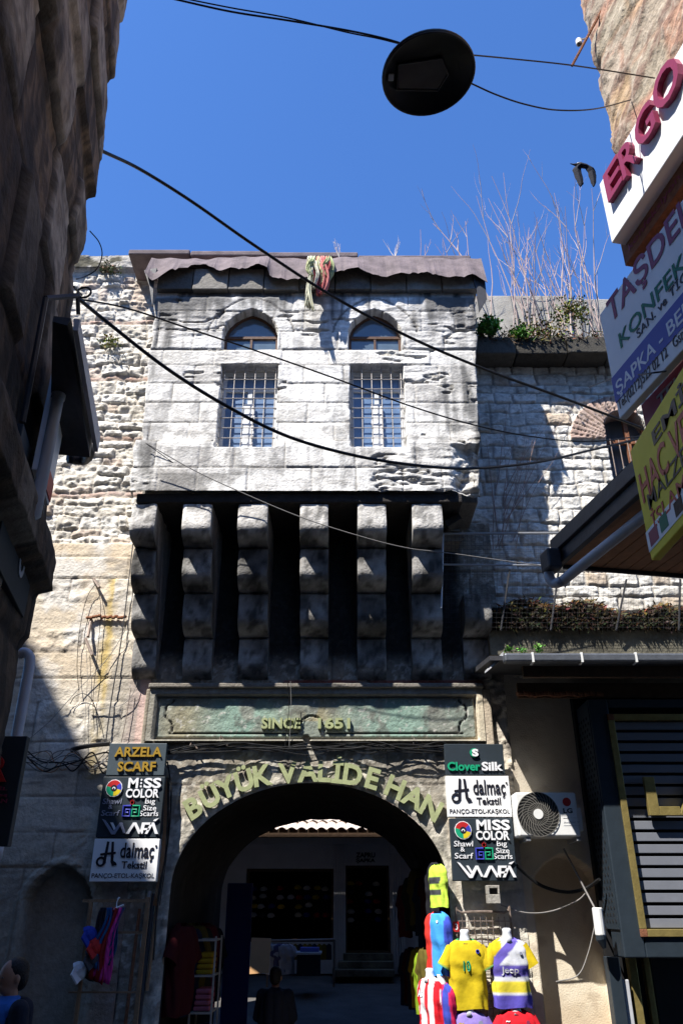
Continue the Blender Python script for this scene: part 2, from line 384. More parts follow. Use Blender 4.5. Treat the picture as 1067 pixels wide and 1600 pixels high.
# ---- portal wall round the arch
def portal(X, Z):
    n1 = fbm(X, Z, 8, 4, 4); n2 = fbm(X, Z, 2.2, 4, 6); n3 = fbm(X, Z, 20, 3, 9)
    ed = arch_hole(X, Z)
    rowp = [0, .4, .85, 1.25, 1.65, 2.05, 2.45, 2.8, 3.15, 3.62, 4.3, 4.8, 5.3, 5.8, 6.6]
    d, R, row = lay(X, Z, rowp, (.4, .9), 77, .01, 3)
    f = sstep(0, .014, d)
    ring = (ed < .17) & (Z > AZ - 2)
    h = .02 + .012 * f + (n1 - .5) * .03 + (n2 - .5) * .03
    c = mixc((.24, .22, .185), (.38, .33, .26), np.clip(2 * (n2 - .3), 0, 1)); c = mixc(c, (.13, .12, .105), sstep(.55, .7, n1) * .7)
    c = mixc((.12, .1, .09), c, .4 + .6 * f)
    fleck = sstep(.60, .66, n3) * sstep(.40, .55, n2 + .12)
    ringc = mixc((.40, .37, .31), (.62, .57, .48), sstep(.5, .62, n3)); ringc = mixc(ringc, (.15, .14, .12), sstep(.56, .7, n1) * .7)
    h = np.where(ring, .035 + (n1 - .5) * .022 + (n3 - .5) * .012, h); c = np.where(ring[..., None], ringc, c)
    c = mixc(c, (.58, .55, .48), (fleck * ~ring) * .7)
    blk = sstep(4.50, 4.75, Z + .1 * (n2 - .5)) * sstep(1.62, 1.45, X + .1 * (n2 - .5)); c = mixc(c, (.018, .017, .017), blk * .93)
    redp = (np.abs(Z - 4.31) < .05) * sstep(.5, .56, fbm(X * 1.2, Z * 0 + 1, 1.6, 2, 19)); c = mixc(c, (.33, .07, .05), redp * .8)
    right = sstep(1.17, 1.21, X) * (Z < 3.6)   # pale plaster pier at the right of the arch
    c = mixc(c, mixc((.66, .62, .54), (.52, .45, .36), sstep(.45, .65, n2)), right * (ed > .05) * .85)
    rr = sstep(1.72, 1.76, X) * (Z > 2.8) * (Z < 4.6)
    c = mixc(c, mixc((.62, .55, .45), (.16, .14, .12), sstep(.52, .62, n2)), rr); h = h + rr * ((n2 - .5) * .16 + (n1 - .5) * .08)
    e0 = np.clip(ed / .02, 0, 1); h = .02 + (h - .02) * e0
    return h, c
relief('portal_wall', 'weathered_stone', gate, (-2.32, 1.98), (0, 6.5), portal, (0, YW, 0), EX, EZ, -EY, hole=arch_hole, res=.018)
# ---- plaster wall at the right, with pointed niche
def plaster_wall(X, Z):
    n1 = fbm(X, Z, 6, 4, 14); n2 = fbm(X, Z, 1.6, 4, 16)
    cx, a, s, hh = X_(886, 1400, YW), .37, zy(1392), zy(1335) - zy(1392)
    tp = s + ptop(X - cx, a, hh); dx = a - np.abs(X - cx); inn = (dx > 0) & (Z < tp) & (Z > .15)
    h = .02 + (n1 - .5) * .012 + (n2 - .5) * .03
    h = np.where(inn, -.22 + .01 * n1, h)
    c = mixc((.74, .66, .52), (.62, .51, .37), sstep(.35, .65, n2)); c = mixc(c, (.36, .28, .2), sstep(.62, .75, n1) * .5)
    c = mixc(c, (.55, .45, .32), inn * .2); c = mixc(c, (.32, .28, .24), sstep(2.6, 3.2, Z) * .5)
    return h, c
relief('plaster_wall', 'plaster', gate, (1.98, 5.4), (0, 4.62), plaster_wall, (0, YW, 0), EX, EZ, -EY, res=.02)
# ---- right wing: pale rubble, arched brick window
wx0, wx1 = X_(948, 700, YW), X_(1015, 700, YW); wzs, wzb = zy(672), zy(782); wc = (wx0 + wx1) / 2; wr = (wx1 - wx0) / 2
rows_r = [4.4]
while rows_r[-1] < 9.7: rows_r.append(rows_r[-1] + r_.uniform(.13, .23))
def right_wing(X, Z):
    d, R, row = lay(X, Z, rows_r, (.12, .46), 41, .035, 3.2)
    n1 = fbm(X, Z, 9, 4, 22); n2 = fbm(X, Z, 3, 4, 28)
    face = sstep(.003, .05, d)
    n5 = fbm(X * 1.2, Z * 2.6, 13, 3, 85); face = sstep(.0, .020, d - .022 * (n1 - .42)); h = face * (.018 + .025 * R[..., 0] ** 2) + face * (n1 - .5) * .018 + (n2 - .5) * .025 + (n5 - .5) * .022 * face + .22 * face * (R[..., 3] - .5) * np.clip(d, 0, .05)
    c = mixc((.84, .82, .77), (.58, .54, .47), R[..., 2] * .7); c = mixc(c, GREY, sstep(.52, .75, n1) * .6); c = mixc(c, (.47, .33, .2), (R[..., 3] > .92) * .6)
    c = mixc((.36, .33, .29), c, .25 + .75 * face); c = mixc(c, (.30, .28, .25), sstep(.56, .68, n5) * .5)
    top = sstep(9.0, 9.3, Z + .2 * (n2 - .5)); c = mixc(c, (.2, .18, .15), top * .7)
    lowd = sstep(5.6, 5.0, Z + .3 * (n2 - .5)); c = mixc(c, (.42, .35, .26), lowd * .6)
    ang = np.arctan2(Z - wzs + .25, X - wc); rad = np.hypot(X - wc, Z - wzs + .25)
    ringm = (rad > wr + .02) & (rad < wr + .52) & (Z > wzs - .18) & (X < wc + .2)
    j = np.abs(((ang * 8.5) % 1) - .5); bf = sstep(.5, .38, j)
    h = np.where(ringm, .03 + .03 * bf + (n1 - .5) * .03, h); c = np.where(ringm[..., None], mixc((.3, .26, .23), mixc((.40, .26, .21), (.5, .4, .34), n1), bf), c)
    inn = (np.abs(X - wc) < wr) & (Z > wzb) & ((Z < wzs) | (np.hypot(X - wc, Z - wzs) < wr))
    h = np.where(inn, -.3, h); c = mixc(c, (.1, .08, .07), inn * .8)
    return h, c
relief('right_wing_wall', 'weathered_stone', gate, (1.98, 5.4), (4.4, 9.35), right_wing, (0, YW, 0), EX, EZ, -EY, res=.016)
relief('right_wing_return', 'weathered_stone', gate, (1.5, 1.98), (6.49, 9.35), right_wing, (0, YW, 0), EX, EZ, -EY, res=.018)
w = MB(); w.box(wx0, wx1, 9.72, 9.75, wzb, wzs + wr)
win = MB(); win.tube([(wx0 + .02, 9.6, wzb), (wx0 + .02, 9.6, wzs + .05)], .03, 4); win.tube([(wx1 - .02, 9.6, wzb), (wx1 - .02, 9.6, wzs + .05)], .03, 4)
win.box(wx0, wx1, 9.58, 9.64, wzs - .18, wzs - .12); win.box(wx0, wx1, 9.58, 9.64, wzb, wzb + .06); win.box(wc + .02, wc + .08, 9.58, 9.64, wzb, wzs + wr - .02)
wo = win.build('window', 'rust', gate); w.build('pane', 'window_glass', wo)
g = MB()
for k in range(5):
    x = wx0 + (wx1 - wx0) * (k + .5) / 5; g.tube([(x, 9.5, wzb), (x, 9.5, wzs - .15)], .008, 5)
g.build('grille', 'iron', wo)
# ---- body: rear wall, roof slabs, side walls so that no light leaks behind the sheets
b = MB()
b.box(-5.4, -3.4, 9.80, 11.3, -.2, 11.2); b.box(-3.4, -1.95, 9.80, 13.5, -.2, 11.2); b.box(1.26, 5.4, 9.80, 13.5, -.2, 9.3); b.box(-1.95, 1.26, 9.80, 13.5, 3.45, 11.2)
b.box(-3.4, 5.4, 13.0, 13.505, 9.0, 11.45); b.box(-5.4, -3.402, 13.0, 13.505, 6.35, 11.45)  # unseen rear left gap, added to let sun reach the courtyard cardboard
b.box(-5.42, -5.4, 9.4, 9.82, 0, 11.2); b.box(5.4, 5.42, 9.4, 9.82, 0, 9.3)
b.build('rear_block', 'dark_stone', gate)
# ---- vault of the gateway
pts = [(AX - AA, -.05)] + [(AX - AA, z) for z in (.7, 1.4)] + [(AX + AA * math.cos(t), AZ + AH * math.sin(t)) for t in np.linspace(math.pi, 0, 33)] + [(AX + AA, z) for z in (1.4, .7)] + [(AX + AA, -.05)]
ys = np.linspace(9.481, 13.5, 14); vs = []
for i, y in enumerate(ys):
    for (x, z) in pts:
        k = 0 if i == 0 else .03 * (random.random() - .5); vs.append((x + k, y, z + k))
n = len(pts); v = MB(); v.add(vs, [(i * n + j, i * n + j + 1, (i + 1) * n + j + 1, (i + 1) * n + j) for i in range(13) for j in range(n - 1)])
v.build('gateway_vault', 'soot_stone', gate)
# ---- the bay
BXL = lambda z: -2.545 - .09 * (z - 7.0) / 3.0
BXR = lambda z: 1.755 + .16 * (z - 7.0) / 3.0
zb = lambda py: float(Z_(py, YB))
bz0, bz1 = zb(772), zb(432) + .1
brow = [bz0 - .1] + [zb(v_) for v_ in (736, 694, 663, 632, 602, 573, 548, 520, 489, 456)] + [bz1 + .4]
RW = [(X_(343, 640, YB), X_(432, 640, YB)), (X_(547, 640, YB), X_(632, 640, YB))]; rz0, rz1 = zb(703), zb(573)
AW = [(X_(349, 530, YB), X_(434, 530, YB)), (X_(545, 530, YB), X_(627, 530, YB))]; az0, azs, azt = zb(548), zb(522), zb(486)
def bay(T, Z):
    L = BXL(Z); Rr = BXR(Z); X = L + (Rr - L) * T
    return X
def bay_fn(X, Z):
    d, R, row = lay(X, Z, brow, (.38, .95), 57, .007, 3.0)
    n1 = fbm(X, Z, 9, 4, 34); n2 = fbm(X, Z, 2.0, 5, 36); er = fbm(X * .5, Z * 3.2, 5, 5, 38); st = fbm(X * 4, Z * .5, 2, 4, 39)
    f = sstep(.003, .016, d + .010 * (n1 - .45)); ero = (R[..., 1] > .74) * 1.0
    ero = np.maximum(ero * .8, sstep(.56, .64, fbm(X, Z, 1.1, 3, 91)))
    h = .028 + .012 * f + .010 * R[..., 0] + ero * ((er - .5) * .042 - .013 * sstep(.55, .68, er)) + (n1 - .5) * .005 + (n2 - .5) * .010
    crack = sstep(.035, .0, np.abs(fbm(X * .45, Z * 2, 2.1, 4, 53) - .5)) * (ero > .4); h -= crack * .035
    stri = fbm(X * 1.3, Z * 9, 1.6, 4, 121); h += (stri - .5) * .012 * (.4 + ero)
    c = mixc((.90, .885, .85), (.62, .59, .54), np.clip(R[..., 2] * .65 - .1 + (n2 - .5) * 1.0 + .45 * sstep(-1.5, -2.3, X) + .35 * sstep(1.0, 1.7, X), 0, 1)); c = mixc(c, (.36, .34, .31), sstep(.55, .68, stri) * .45)
    c = mixc(c, (.36, .345, .33), np.clip(sstep(.54, .70, n1 * .5 + n2 * .5) * .7 + ero * sstep(.55, .68, er) * .5, 0, 1))
    c = mixc(c, (.23, .215, .2), crack * .7)
    c = mixc((.15, .14, .13), c, np.clip(.25 + .5 * sstep(.4, .6, n2) + .75 * f, 0, 1))
    for zl, ln_, am in ((zb(549), .30, .6), (zb(572), .22, .4), (zb(703), .40, .75), (zb(736), .25, .5), (bz1 - .2, .9, .9)):
        dr = sstep(.46, .64, fbm(X * 5 + zl, Z * .35, 1.6, 4, int(zl * 31) % 97)) * np.exp(-np.clip(zl - Z, 0, 9) / ln_) * (Z < zl); c = mixc(c, (.20, .19, .185), dr * am * .8)
    # soot and drip stains
    z9 = np.clip((Z - 8.9) / 1.0, 0, 1)
    soot = sstep(.55, .72, st * .5 + n2 * .35 + z9 * .30 + .20 * sstep(.9, 1.6, X) + .14 * sstep(-1.6, -2.5, X))
    c = mixc(c, (.10, .098, .095), soot * .85)
    d2 = sstep(.58, .70, fbm(X * 2.4, Z * 1.0, 2.2, 4, 101)); c = mixc(c, (.18, .175, .17), d2 * .45)
    under = sstep(9.52, 9.62, Z + .04 * (n1 - .5)); c = mixc(c, mixc((.45, .42, .38), (.08, .08, .08), sstep(.45, .62, n2 * .5 + st * .5)), under); h = h - .05 * under  # soot-blotched band under the roof, with its shade put into the colour
    lowb = sstep(zb(700), zb(712), Z) * 0
    bot = sstep(zb(745), zb(775), Z - .05 * (n1 - .5)); bot = np.where(Z < zb(745), 1.0, 0) * sstep(.44, .6, n2); c = mixc(c, (.26, .25, .235), bot * .8)
    proud = Z < zb(692); h = np.where(proud, h + .05, h)
    brk = sstep(1.18, 1.55, X + .35 * (n2 - .5)) * sstep(zb(690), zb(735), Z + 0 * X) ; brk = sstep(1.25, 1.5, X + .5 * (n2 - .5)) * (Z < zb(700))
    h -= brk * (.06 + .16 * (n1 - .3) + .10 * (n2)); c = mixc(c, (.40, .36, .30), brk * .4)
    # blind pointed mouldings over the arched windows
    for (a0, a1) in AW:
        cx = (a0 + a1) / 2; a = (a1 - a0) / 2
        for k, (g_, dep) in enumerate(((.20, .016),)):
            t1 = azs + ptop(X - cx, a + g_, azt - azs + g_); t2 = azs + ptop(X - cx, a + g_ + .03, azt - azs + g_ + .03)
            gr = (Z < t2) & (Z > t1) & (Z > azs - .05) & (np.abs(X - cx) < a + g_ + .03)
            h = np.where(gr, h - .010, h); c = mixc(c, (.16, .15, .14), gr * .75)
            ins = (Z < t1) & (Z > az0) & (np.abs(X - cx) < a + g_); h = np.where(ins, h - .004, h)
        hole = (np.abs(X - cx) < a) & (Z > az0) & (Z < azs + ptop(X - cx, a, azt - azs))
        h = np.where(hole, -.2, h); c = mixc(c, (.12, .11, .1), hole * .5)
    for (a0, a1) in RW:
        hole = (X > a0) & (X < a1) & (Z > rz0) & (Z < rz1)
        h = np.where(hole, -.22, h); c = mixc(c, (.13, .12, .11), hole * .5)
    led = np.abs(Z - zb(549)) < .012; h = np.where(led & (h > 0), h - .012, h); c = mixc(c, (.2, .19, .17), led * .6)
    sill = (Z > zb(572)) & (Z < zb(550)); c = mixc(c, (.78, .75, .69), sill * .45)
    return h, c
def build_bay():
    res = .0155; nx = int(4.4 / res); nz = int((bz1 - bz0) / res)
    T, Z = np.meshgrid(np.linspace(0, 1, nx + 1), np.linspace(bz0, bz1, nz + 1)); X = bay(T, Z)
    n1 = fbm(Z * 0 + 3, Z, 5, 3, 7); X = X + (n1 - .5) * .07 * ((T < .02) | (T > .98)) - .06 * (Z < zb(692)) * (1 - T)
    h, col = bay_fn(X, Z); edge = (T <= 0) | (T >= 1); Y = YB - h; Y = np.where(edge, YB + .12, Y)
    p = np.stack([X, Y, Z], -1); idx = np.arange((nx + 1) * (nz + 1)).reshape(nz + 1, nx + 1)
    q = np.stack([idx[:-1, :-1], idx[:-1, 1:], idx[1:, 1:], idx[1:, :-1]], -1).reshape(-1, 4)
    me = bpy.data.meshes.new('bay_front'); me.from_pydata(p.reshape(-1, 3).tolist(), [], q.tolist())
    ca = me.color_attributes.new('Col', 'FLOAT_COLOR', 'POINT'); c4 = np.ones((nz + 1, nx + 1, 4)); c4[..., :3] = np.clip(col, .004, .9)
    ca.data.foreach_set('color', c4.reshape(-1).astype(np.float32)); me.shade_smooth()
    return link_mesh('bay_front', me, ['weathered_stone'], gate)
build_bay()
b = MB()
def hx(z0, z1, y0, y1, ins=0.0):
    b.hexa([(BXL(z0) + ins, y0, z0), (BXR(z0) - ins, y0, z0), (BXR(z0) - ins, y1, z0), (BXL(z0) + ins, y1, z0), (BXL(z1) + ins, y0, z1), (BXR(z1) - ins, y0, z1), (BXR(z1) - ins, y1, z1), (BXL(z1) + ins, y1, z1)])
b.col = (.2, .185, .165); hx(bz0, bz1, YB + .24, 9.6, .01)
b.col = (.05, .045, .042); b.box(BXL(bz0) + .02, BXR(bz0) - .25, YB - .03, 9.6, bz0 - .13, bz0 - .004)
b.build('bay_body', 'weathered_stone', gate, bevel=.015)
# windows of the bay
for (a0, a1) in AW:
    cx = (a0 + a1) / 2; a = (a1 - a0) / 2
    fr = MB(); t = .035
    outer = [(x, float(azs + ptop(np.array(x), a, azt - azs))) for x in np.linspace(a, -a, 25)]
    inner = [(x, float(azs + ptop(np.array(x), a - t, azt - azs - t))) for x in np.linspace(a - t, -a + t, 25)]
    poly_o = [(a, az0)] + outer + [(-a, az0)]; poly_i = [(a - t, az0)] + inner + [(-a + t, az0)]
    for y in (0, 1): fr.v += [(cx + p[0], YB + .10 + .05 * y, p[1]) for p in poly_o] + [(cx + p[0], YB + .10 + .05 * y, p[1]) for p in poly_i]
    k = len(poly_o)
    for i in range(k - 1):
        fr.f += [(i, i + 1, k + i + 1, k + i), (2 * k + i, 2 * k + i + 1, 3 * k + i + 1, 3 * k + i), (k + i, k + i + 1, 3 * k + i + 1, 3 * k + i), (i, i + 1, 2 * k + i + 1, 2 * k + i)]; fr.mi += [0] * 4
    fr.box(cx - a, cx + a, YB + .095, YB + .155, azs - .005, azs + .035); fr.box(cx - .015, cx + .015, YB + .10, YB + .15, az0 + .03, azs); fr.box(cx - a, cx + a, YB + .10, YB + .15, az0, az0 + .03)
    w_ = fr.build('arched_window', 'window_wood', gate)
    for (p0, p1, q0, q1) in ((-a + .02, -.012, az0 + .02, azs), (.012, a - .02, az0 + .02, azs)):
        m_ = MB(); m_.box(cx + p0, cx + p1, YB + .125, YB + .132, q0, q1); m_.build('pane', 'window_glass', w_)
    m_ = MB(); m_.prism([(x * .97, z - .004) for x, z in [(a, azs + .02)] + outer + [(-a, azs + .02)]], (cx, 0, 0), EX, EZ, EY, YB + .125, YB + .132); m_.build('pane', 'window_glass', w_)
for wi, (a0, a1) in enumerate(RW):
    fr = MB(); y0, y1 = YB + .13, YB + .185
    for (p, q, r0, r1) in ((a0, a0 + .05, rz0, rz1), (a1 - .05, a1, rz0, rz1), (a0 + .05, a1 - .05, rz0, rz0 + .05), (a0 + .05, a1 - .05, rz1 - .06, rz1), (a0 + .05, a1 - .05, rz1 - .32, rz1 - .27), ((a0 + a1) / 2 - .03, (a0 + a1) / 2 + .03, rz0 + .05, rz1 - .32)):
        fr.box(p, q, y0, y1, r0, r1)
    w_ = fr.build('barred_window', 'white_frame', gate)
    m_ = MB(); m_.box(a0 + .05, a1 - .05, y0 + .03, y0 + .04, rz0 + .05, rz1 - .05); m_.build('pane', 'curtain_glass', w_)
    m_ = MB(); c_ = (a0 + a1) / 2
    for k in range(9): m_.box(c_ - .07 + .008 * math.sin(k * 2.1), c_ + .07 + .008 * math.sin(k * 2.1 + 1), y0 - .022, y0 - .004, rz0 + .02 + k * .085, rz0 + .02 + k * .085 + .076)
    m_.build('paper_stack', 'sign_white', w_)
    g = MB(); yg = YB + .015
    for k in range(6): x = a0 + .03 + (a1 - a0 - .06) * k / 5; g.tube([(x, yg, rz0 - .02), (x, yg, rz1)], .0068, 6)
    for k in range(9): z = rz0 + .035 + (rz1 - rz0 - .05) * k / 8.2; g.tube([(a0 - .02, yg, z), (a1 + .02, yg, z)], .0068, 6)
    for k in range(6):
        for j in range(9): g.ell((a0 + .03 + (a1 - a0 - .06) * k / 5, yg, rz0 + .035 + (rz1 - rz0 - .05) * j / 8.2), .0145, .0145, .0145, 6, 4)
    g.build('grille', 'grille_iron', w_)
# ---- bay roof: felt sheet with ragged, folded front lip
rf = MB(); n = 120; xs = np.linspace(X_(226, 425, 8.3), X_(760, 430, 8.3), n + 1); vs = []
rr = random.Random(5); low = 0
zl0 = zb(404); ph = [rr.uniform(0, 6) for _ in range(6)]
lipkeys = [(226, 424), (240, 436), (262, 424), (285, 418), (300, 410), (318, 406), (330, 411), (345, 418), (375, 415), (402, 413), (418, 416), (423, 430), (440, 431), (500, 432), (560, 420), (600, 432), (650, 424), (700, 434), (725, 430), (740, 424), (760, 440)]
kx = [k[0] for k in lipkeys]; ky = [k[1] for k in lipkeys]
for i, x in enumerate(xs):
    px = 226 + (760 - 226) * i / n; yl = np.interp(px, kx, ky) + 7 * (float(fbm(np.array([px * 1.0]), np.array([3.0]), .045, 4, 5)[0]) - .5) + 5 * max(0, float(fbm(np.array([px * 1.0]), np.array([13.0]), .12, 3, 15)[0]) - .55) * 2
    wv = .16 * (float(fbm(np.array([px * 1.0]), np.array([9.0]), .022, 4, 6)[0]) - .5); tp = 401 + 2 * math.sin(i * .13) + 1.0 * math.sin(i * .7)
    zt = Z_(tp, 8.5); zl = Z_(yl, 8.28)
    zlo = min(zl, zt - .10)
    vs += [(x, 9.8, zt + .06), (x, 8.9, zt + .05), (x, 8.52 + wv * .4, zt), (x, 8.42 + wv, (zt * .55 + zlo * .45)), (x, 8.30 + wv * 1.5, zlo), (x, 8.32 + wv * 1.5, zlo + .012), (x, 8.55, zt - .06), (x, 9.8, zt + .0)]
K = 8; rf.add(vs, [(i * K + j, i * K + j + 1, (i + 1) * K + j + 1, (i + 1) * K + j) for i in range(n) for j in range(K - 1)])
rf.build('roof_sheet', 'roof_felt', gate)
rf = MB()
for (p0, p1, q) in ((204, 300, 397), (300, 420, 399), (420, 560, 401), (560, 735, 403)):
    z = Z_(q, 9.0); rf.box(X_(p0, q, 9.0), X_(p1, q, 9.0) - .01, 8.9 + .02 * (p0 % 3), 9.9, z - .10, z)
rf.build('roof_sheet', 'roof_felt', gate, bevel=.02)
for side in (0, 1):   # torn flaps hanging at the corners
    f = MB(); q = [(226, 424), (246, 420), (241, 440), (239, 480), (234, 448)] if side == 0 else [(735, 424), (757, 440), (760, 468), (748, 488), (744, 455)]
    f.prism([(P(x, y, 8.4).x, P(x, y, 8.4).z) for x, y in q], (0, 0, 0), EX, EZ, EY, 8.38, 8.41); f.build('roof_flap', 'pipe_dark', gate)
cn = MB(); cn.col = (.12, .11, .1)
z0, z1 = zb(458), zb(430)
for k in range(9):
    xa = BXL(9.8) + .02 + (BXR(9.8) - BXL(9.8)) * k / 9; t_ = .12 + .22 * rr.random(); cn.col = (t_, t_ * .94, t_ * .84)
    cn.box(xa + .004, xa + (BXR(9.8) - BXL(9.8)) / 9 - .008, YB - .07 - .015 * rr.random(), YB + .2, z0 + .01 * rr.random(), z1 + .05)
cn.build('cornice', 'weathered_stone', gate, bevel=.012)
# ---- corbels
def corbel(px0, px1, seed, rough=.007, tiers=(0, 4), name='corbel', ztop=None):
    xa, xb = X_(px0, 900, 9.0), X_(px1, 900, 9.0); zt = (ztop or bz0 - .134); z_b = zy(1066); prof = []
    ht = (zt - z_b) / 4
    prof.append((0, z_b))
    for t in range(tiers[0], tiers[1]):
        p = .20 + .27 * t + .0; zb0 = z_b + ht * t; back = 0.0 if t == 0 else .20 + .27 * (t - 1) - .04
        rad = ht * .36
        if t > 0: prof.append((back, zb0 + .02))
        for k in range(9):
            a = math.pi / 2 * k / 8; prof.append((max(back, p - .30) + (p - max(back, p - .30)) * math.sin(a), zb0 + .02 + rad * (1 - math.cos(a))))
        prof.append((p, zb0 + ht * .975)); prof.append((p - .02, zb0 + ht * .98)); prof.append((p - .02, zb0 + ht))
    prof.append((0, prof[-1][1]))
    den = []
    for i in range(len(prof)):
        a, b_ = prof[i], prof[(i + 1) % len(prof)]; L = math.hypot(a[0] - b_[0], a[1] - b_[1]); k = max(1, int(L / .05))
        for j in range(k): den.append((a[0] + (b_[0] - a[0]) * j / k, a[1] + (b_[1] - a[1]) * j / k))
    m_ = MB(); nxx = 12; N_ = len(den); vs = []; cols = []
    for i in range(nxx + 1):
        u = i / nxx; x = xa + (xb - xa) * u; ew = 0.012 if i in (0, nxx) else 0
        for (p, z) in den:
            q = float(fbm(np.array([x * 1.0 + p]), np.array([z + seed]), 5, 4, seed)[0]) - .5
            vs.append((x + q * rough * 1.2, YW - max(-.05, p - ew + q * rough * 1.3), z + q * rough))
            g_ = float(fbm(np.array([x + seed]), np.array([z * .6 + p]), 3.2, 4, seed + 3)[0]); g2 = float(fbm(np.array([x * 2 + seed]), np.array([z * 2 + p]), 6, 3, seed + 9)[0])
            pr = max(0, min(1, (z - z_b) / (zt - z_b))); b0 = .13 + .26 * max(0, min(1, (g_ - .38) * 3.2)) + .50 * max(0, min(1, (pr - .76) * 9)) + .10 * max(0, min(1, (.3 - pr) * 5))  # sunlight put into the stone colour: top tier much paler, foot slightly
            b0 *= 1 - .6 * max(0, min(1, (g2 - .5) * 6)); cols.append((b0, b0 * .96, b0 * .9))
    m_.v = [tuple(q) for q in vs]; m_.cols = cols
    m_.f = [(i * N_ + j, i * N_ + (j + 1) % N_, (i + 1) * N_ + (j + 1) % N_, (i + 1) * N_ + j) for i in range(nxx) for j in range(N_)] + [tuple(range(N_)), tuple(range(nxx * N_, nxx * N_ + N_))]
    m_.mi = [0] * len(m_.f)
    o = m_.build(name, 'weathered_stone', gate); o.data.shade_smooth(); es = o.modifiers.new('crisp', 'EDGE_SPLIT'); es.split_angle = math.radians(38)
    for p_ in o.data.polygons:
        if len(p_.vertices) > 4: p_.use_smooth = False
    return o
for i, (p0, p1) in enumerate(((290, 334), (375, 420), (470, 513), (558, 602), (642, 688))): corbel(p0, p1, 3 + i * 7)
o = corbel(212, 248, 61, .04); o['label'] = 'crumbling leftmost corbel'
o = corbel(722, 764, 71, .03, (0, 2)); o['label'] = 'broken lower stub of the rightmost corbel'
bk = MB(); rr = random.Random(9)
for k in range(9):
    t_ = .05 + .2 * rr.random(); bk.col = (t_, t_ * .9, t_ * .78); c_ = P(rr.uniform(700, 752), rr.uniform(765, 850), rr.uniform(8.75, 9.2)); Rm = Matrix.Rotation(rr.uniform(-.5, .5), 3, 'Y') @ Matrix.Rotation(rr.uniform(-.5, .5), 3, 'Z'); a_, b_, g_ = rr.uniform(.08, .17), rr.uniform(.1, .2), rr.uniform(.05, .13); bk.hexa([c_ + Rm @ Vector((sx * a_ * rr.uniform(.6, 1.1), sy * b_ * rr.uniform(.6, 1.1), sz * g_ * rr.uniform(.6, 1.1))) for sz in (-1, 1) for sx, sy in ((-1, -1), (1, -1), (1, 1), (-1, 1))])
bk.build('broken_masonry', 'weathered_stone', gate)
# ---- inscription panel over the arch
px0, px1 = X_(236, 1110, YW), X_(752, 1110, YW); pz0, pz1 = zy(1154), zy(1080)
def insc(X, Z):
    n1 = fbm(X, Z, 8, 4, 4); n2 = fbm(X, Z, 2.6, 4, 16); n3 = fbm(X, Z, 22, 3, 18)
    u = (X - px0) / (px1 - px0); ed = np.minimum(np.minimum(X - px0, px1 - X), np.minimum(Z - pz0 + .1, pz1 - Z))
    h = .05 + (n1 - .5) * .02; h = np.where(ed < .07, .11, h); h = np.where((ed > .07) & (ed < .10), .02, h)
    c = mixc((.19, .205, .175), (.26, .275, .235), n1)
    tq = np.exp(-((u - .28) / .12) ** 2) + np.exp(-((u - .74) / .15) ** 2); tq = np.clip(tq, 0, 1) * sstep(.34, .52, n2); c = mixc(c, (.22, .33, .27), tq * .9)
    oc = np.clip(np.exp(-((u - .5) / .05) ** 2) * (Z > zy(1128)) + np.exp(-((u - .1) / .06) ** 2) * .8, 0, 1) * sstep(.42, .55, n2); c = mixc(c, (.33, .26, .14), oc * .6)
    c = mixc(c, (.55, .53, .48), sstep(.70, .73, n3) * .6); c = mixc(c, (.1, .095, .085), sstep(.62, .72, n1) * .6)
    fr = ed < .10; c = np.where(fr[..., None], mixc((.30, .28, .23), (.55, .48, .36), sstep(.9, 1.0, u)) * (0.7 + .6 * n1[..., None]), c)
    # carved cartouche lines
    for sg in (1, -1):
        uu = np.where(sg > 0, X - px0, px1 - X); lx = .24 + .05 * np.sign(np.sin((Z - pz0) * 16)) * (np.abs(np.sin((Z - pz0) * 16)) ** .5)
        ln = (np.abs(uu - lx) < .012) & (Z > pz0 + .06) & (Z < pz1 - .12); h = np.where(ln, h - .03, h); c = mixc(c, (.07, .065, .06), ln * .8)
    cx = (px0 + px1) / 2 - .05; dd_ = np.abs(X - cx)
    yy = np.where(dd_ < .16, pz0 + .045 + np.sqrt(np.clip(.16 ** 2 - dd_ ** 2, 0, 1)) * 1.3, pz0 + .045)
    ln = (np.abs(Z - yy) < .011) & (uu > .2) & (X - px0 > .25) & (px1 - X > .25); h = np.where(ln, h - .03, h); c = mixc(c, (.06, .055, .05), ln * .85)
    hol = np.hypot(X - X_(479, 1157, YW), Z - zy(1156)) < .045 + .02 * (n1 - .5); h = np.where(hol, -.06, h); c = mixc(c, (.02, .02, .02), hol * .9)
    return h, c
relief('inscription_panel', 'weathered_stone', gate, (px0, px1), (pz0 - .05, pz1), insc, (0, YW - .02, 0), EX, EZ, -EY, res=.0135)
fb = MB(); fb.col = (.22, .2, .17); fb.box(px0 - .02, px1 + .02, YW - .17, YW + .02, pz1 + .002, pz1 + .06); fb.col = (.3, .26, .2); fb.box(px0 - .05, px0 - .002, YW - .12, YW + .02, pz0 - .1, pz1); fb.col = (.5, .42, .32); fb.box(px1 + .002, px1 + .10, YW - .12, YW + .02, pz0 - .12, pz1)
fb.build('panel_moulding', 'weathered_stone', gate, bevel=.015)
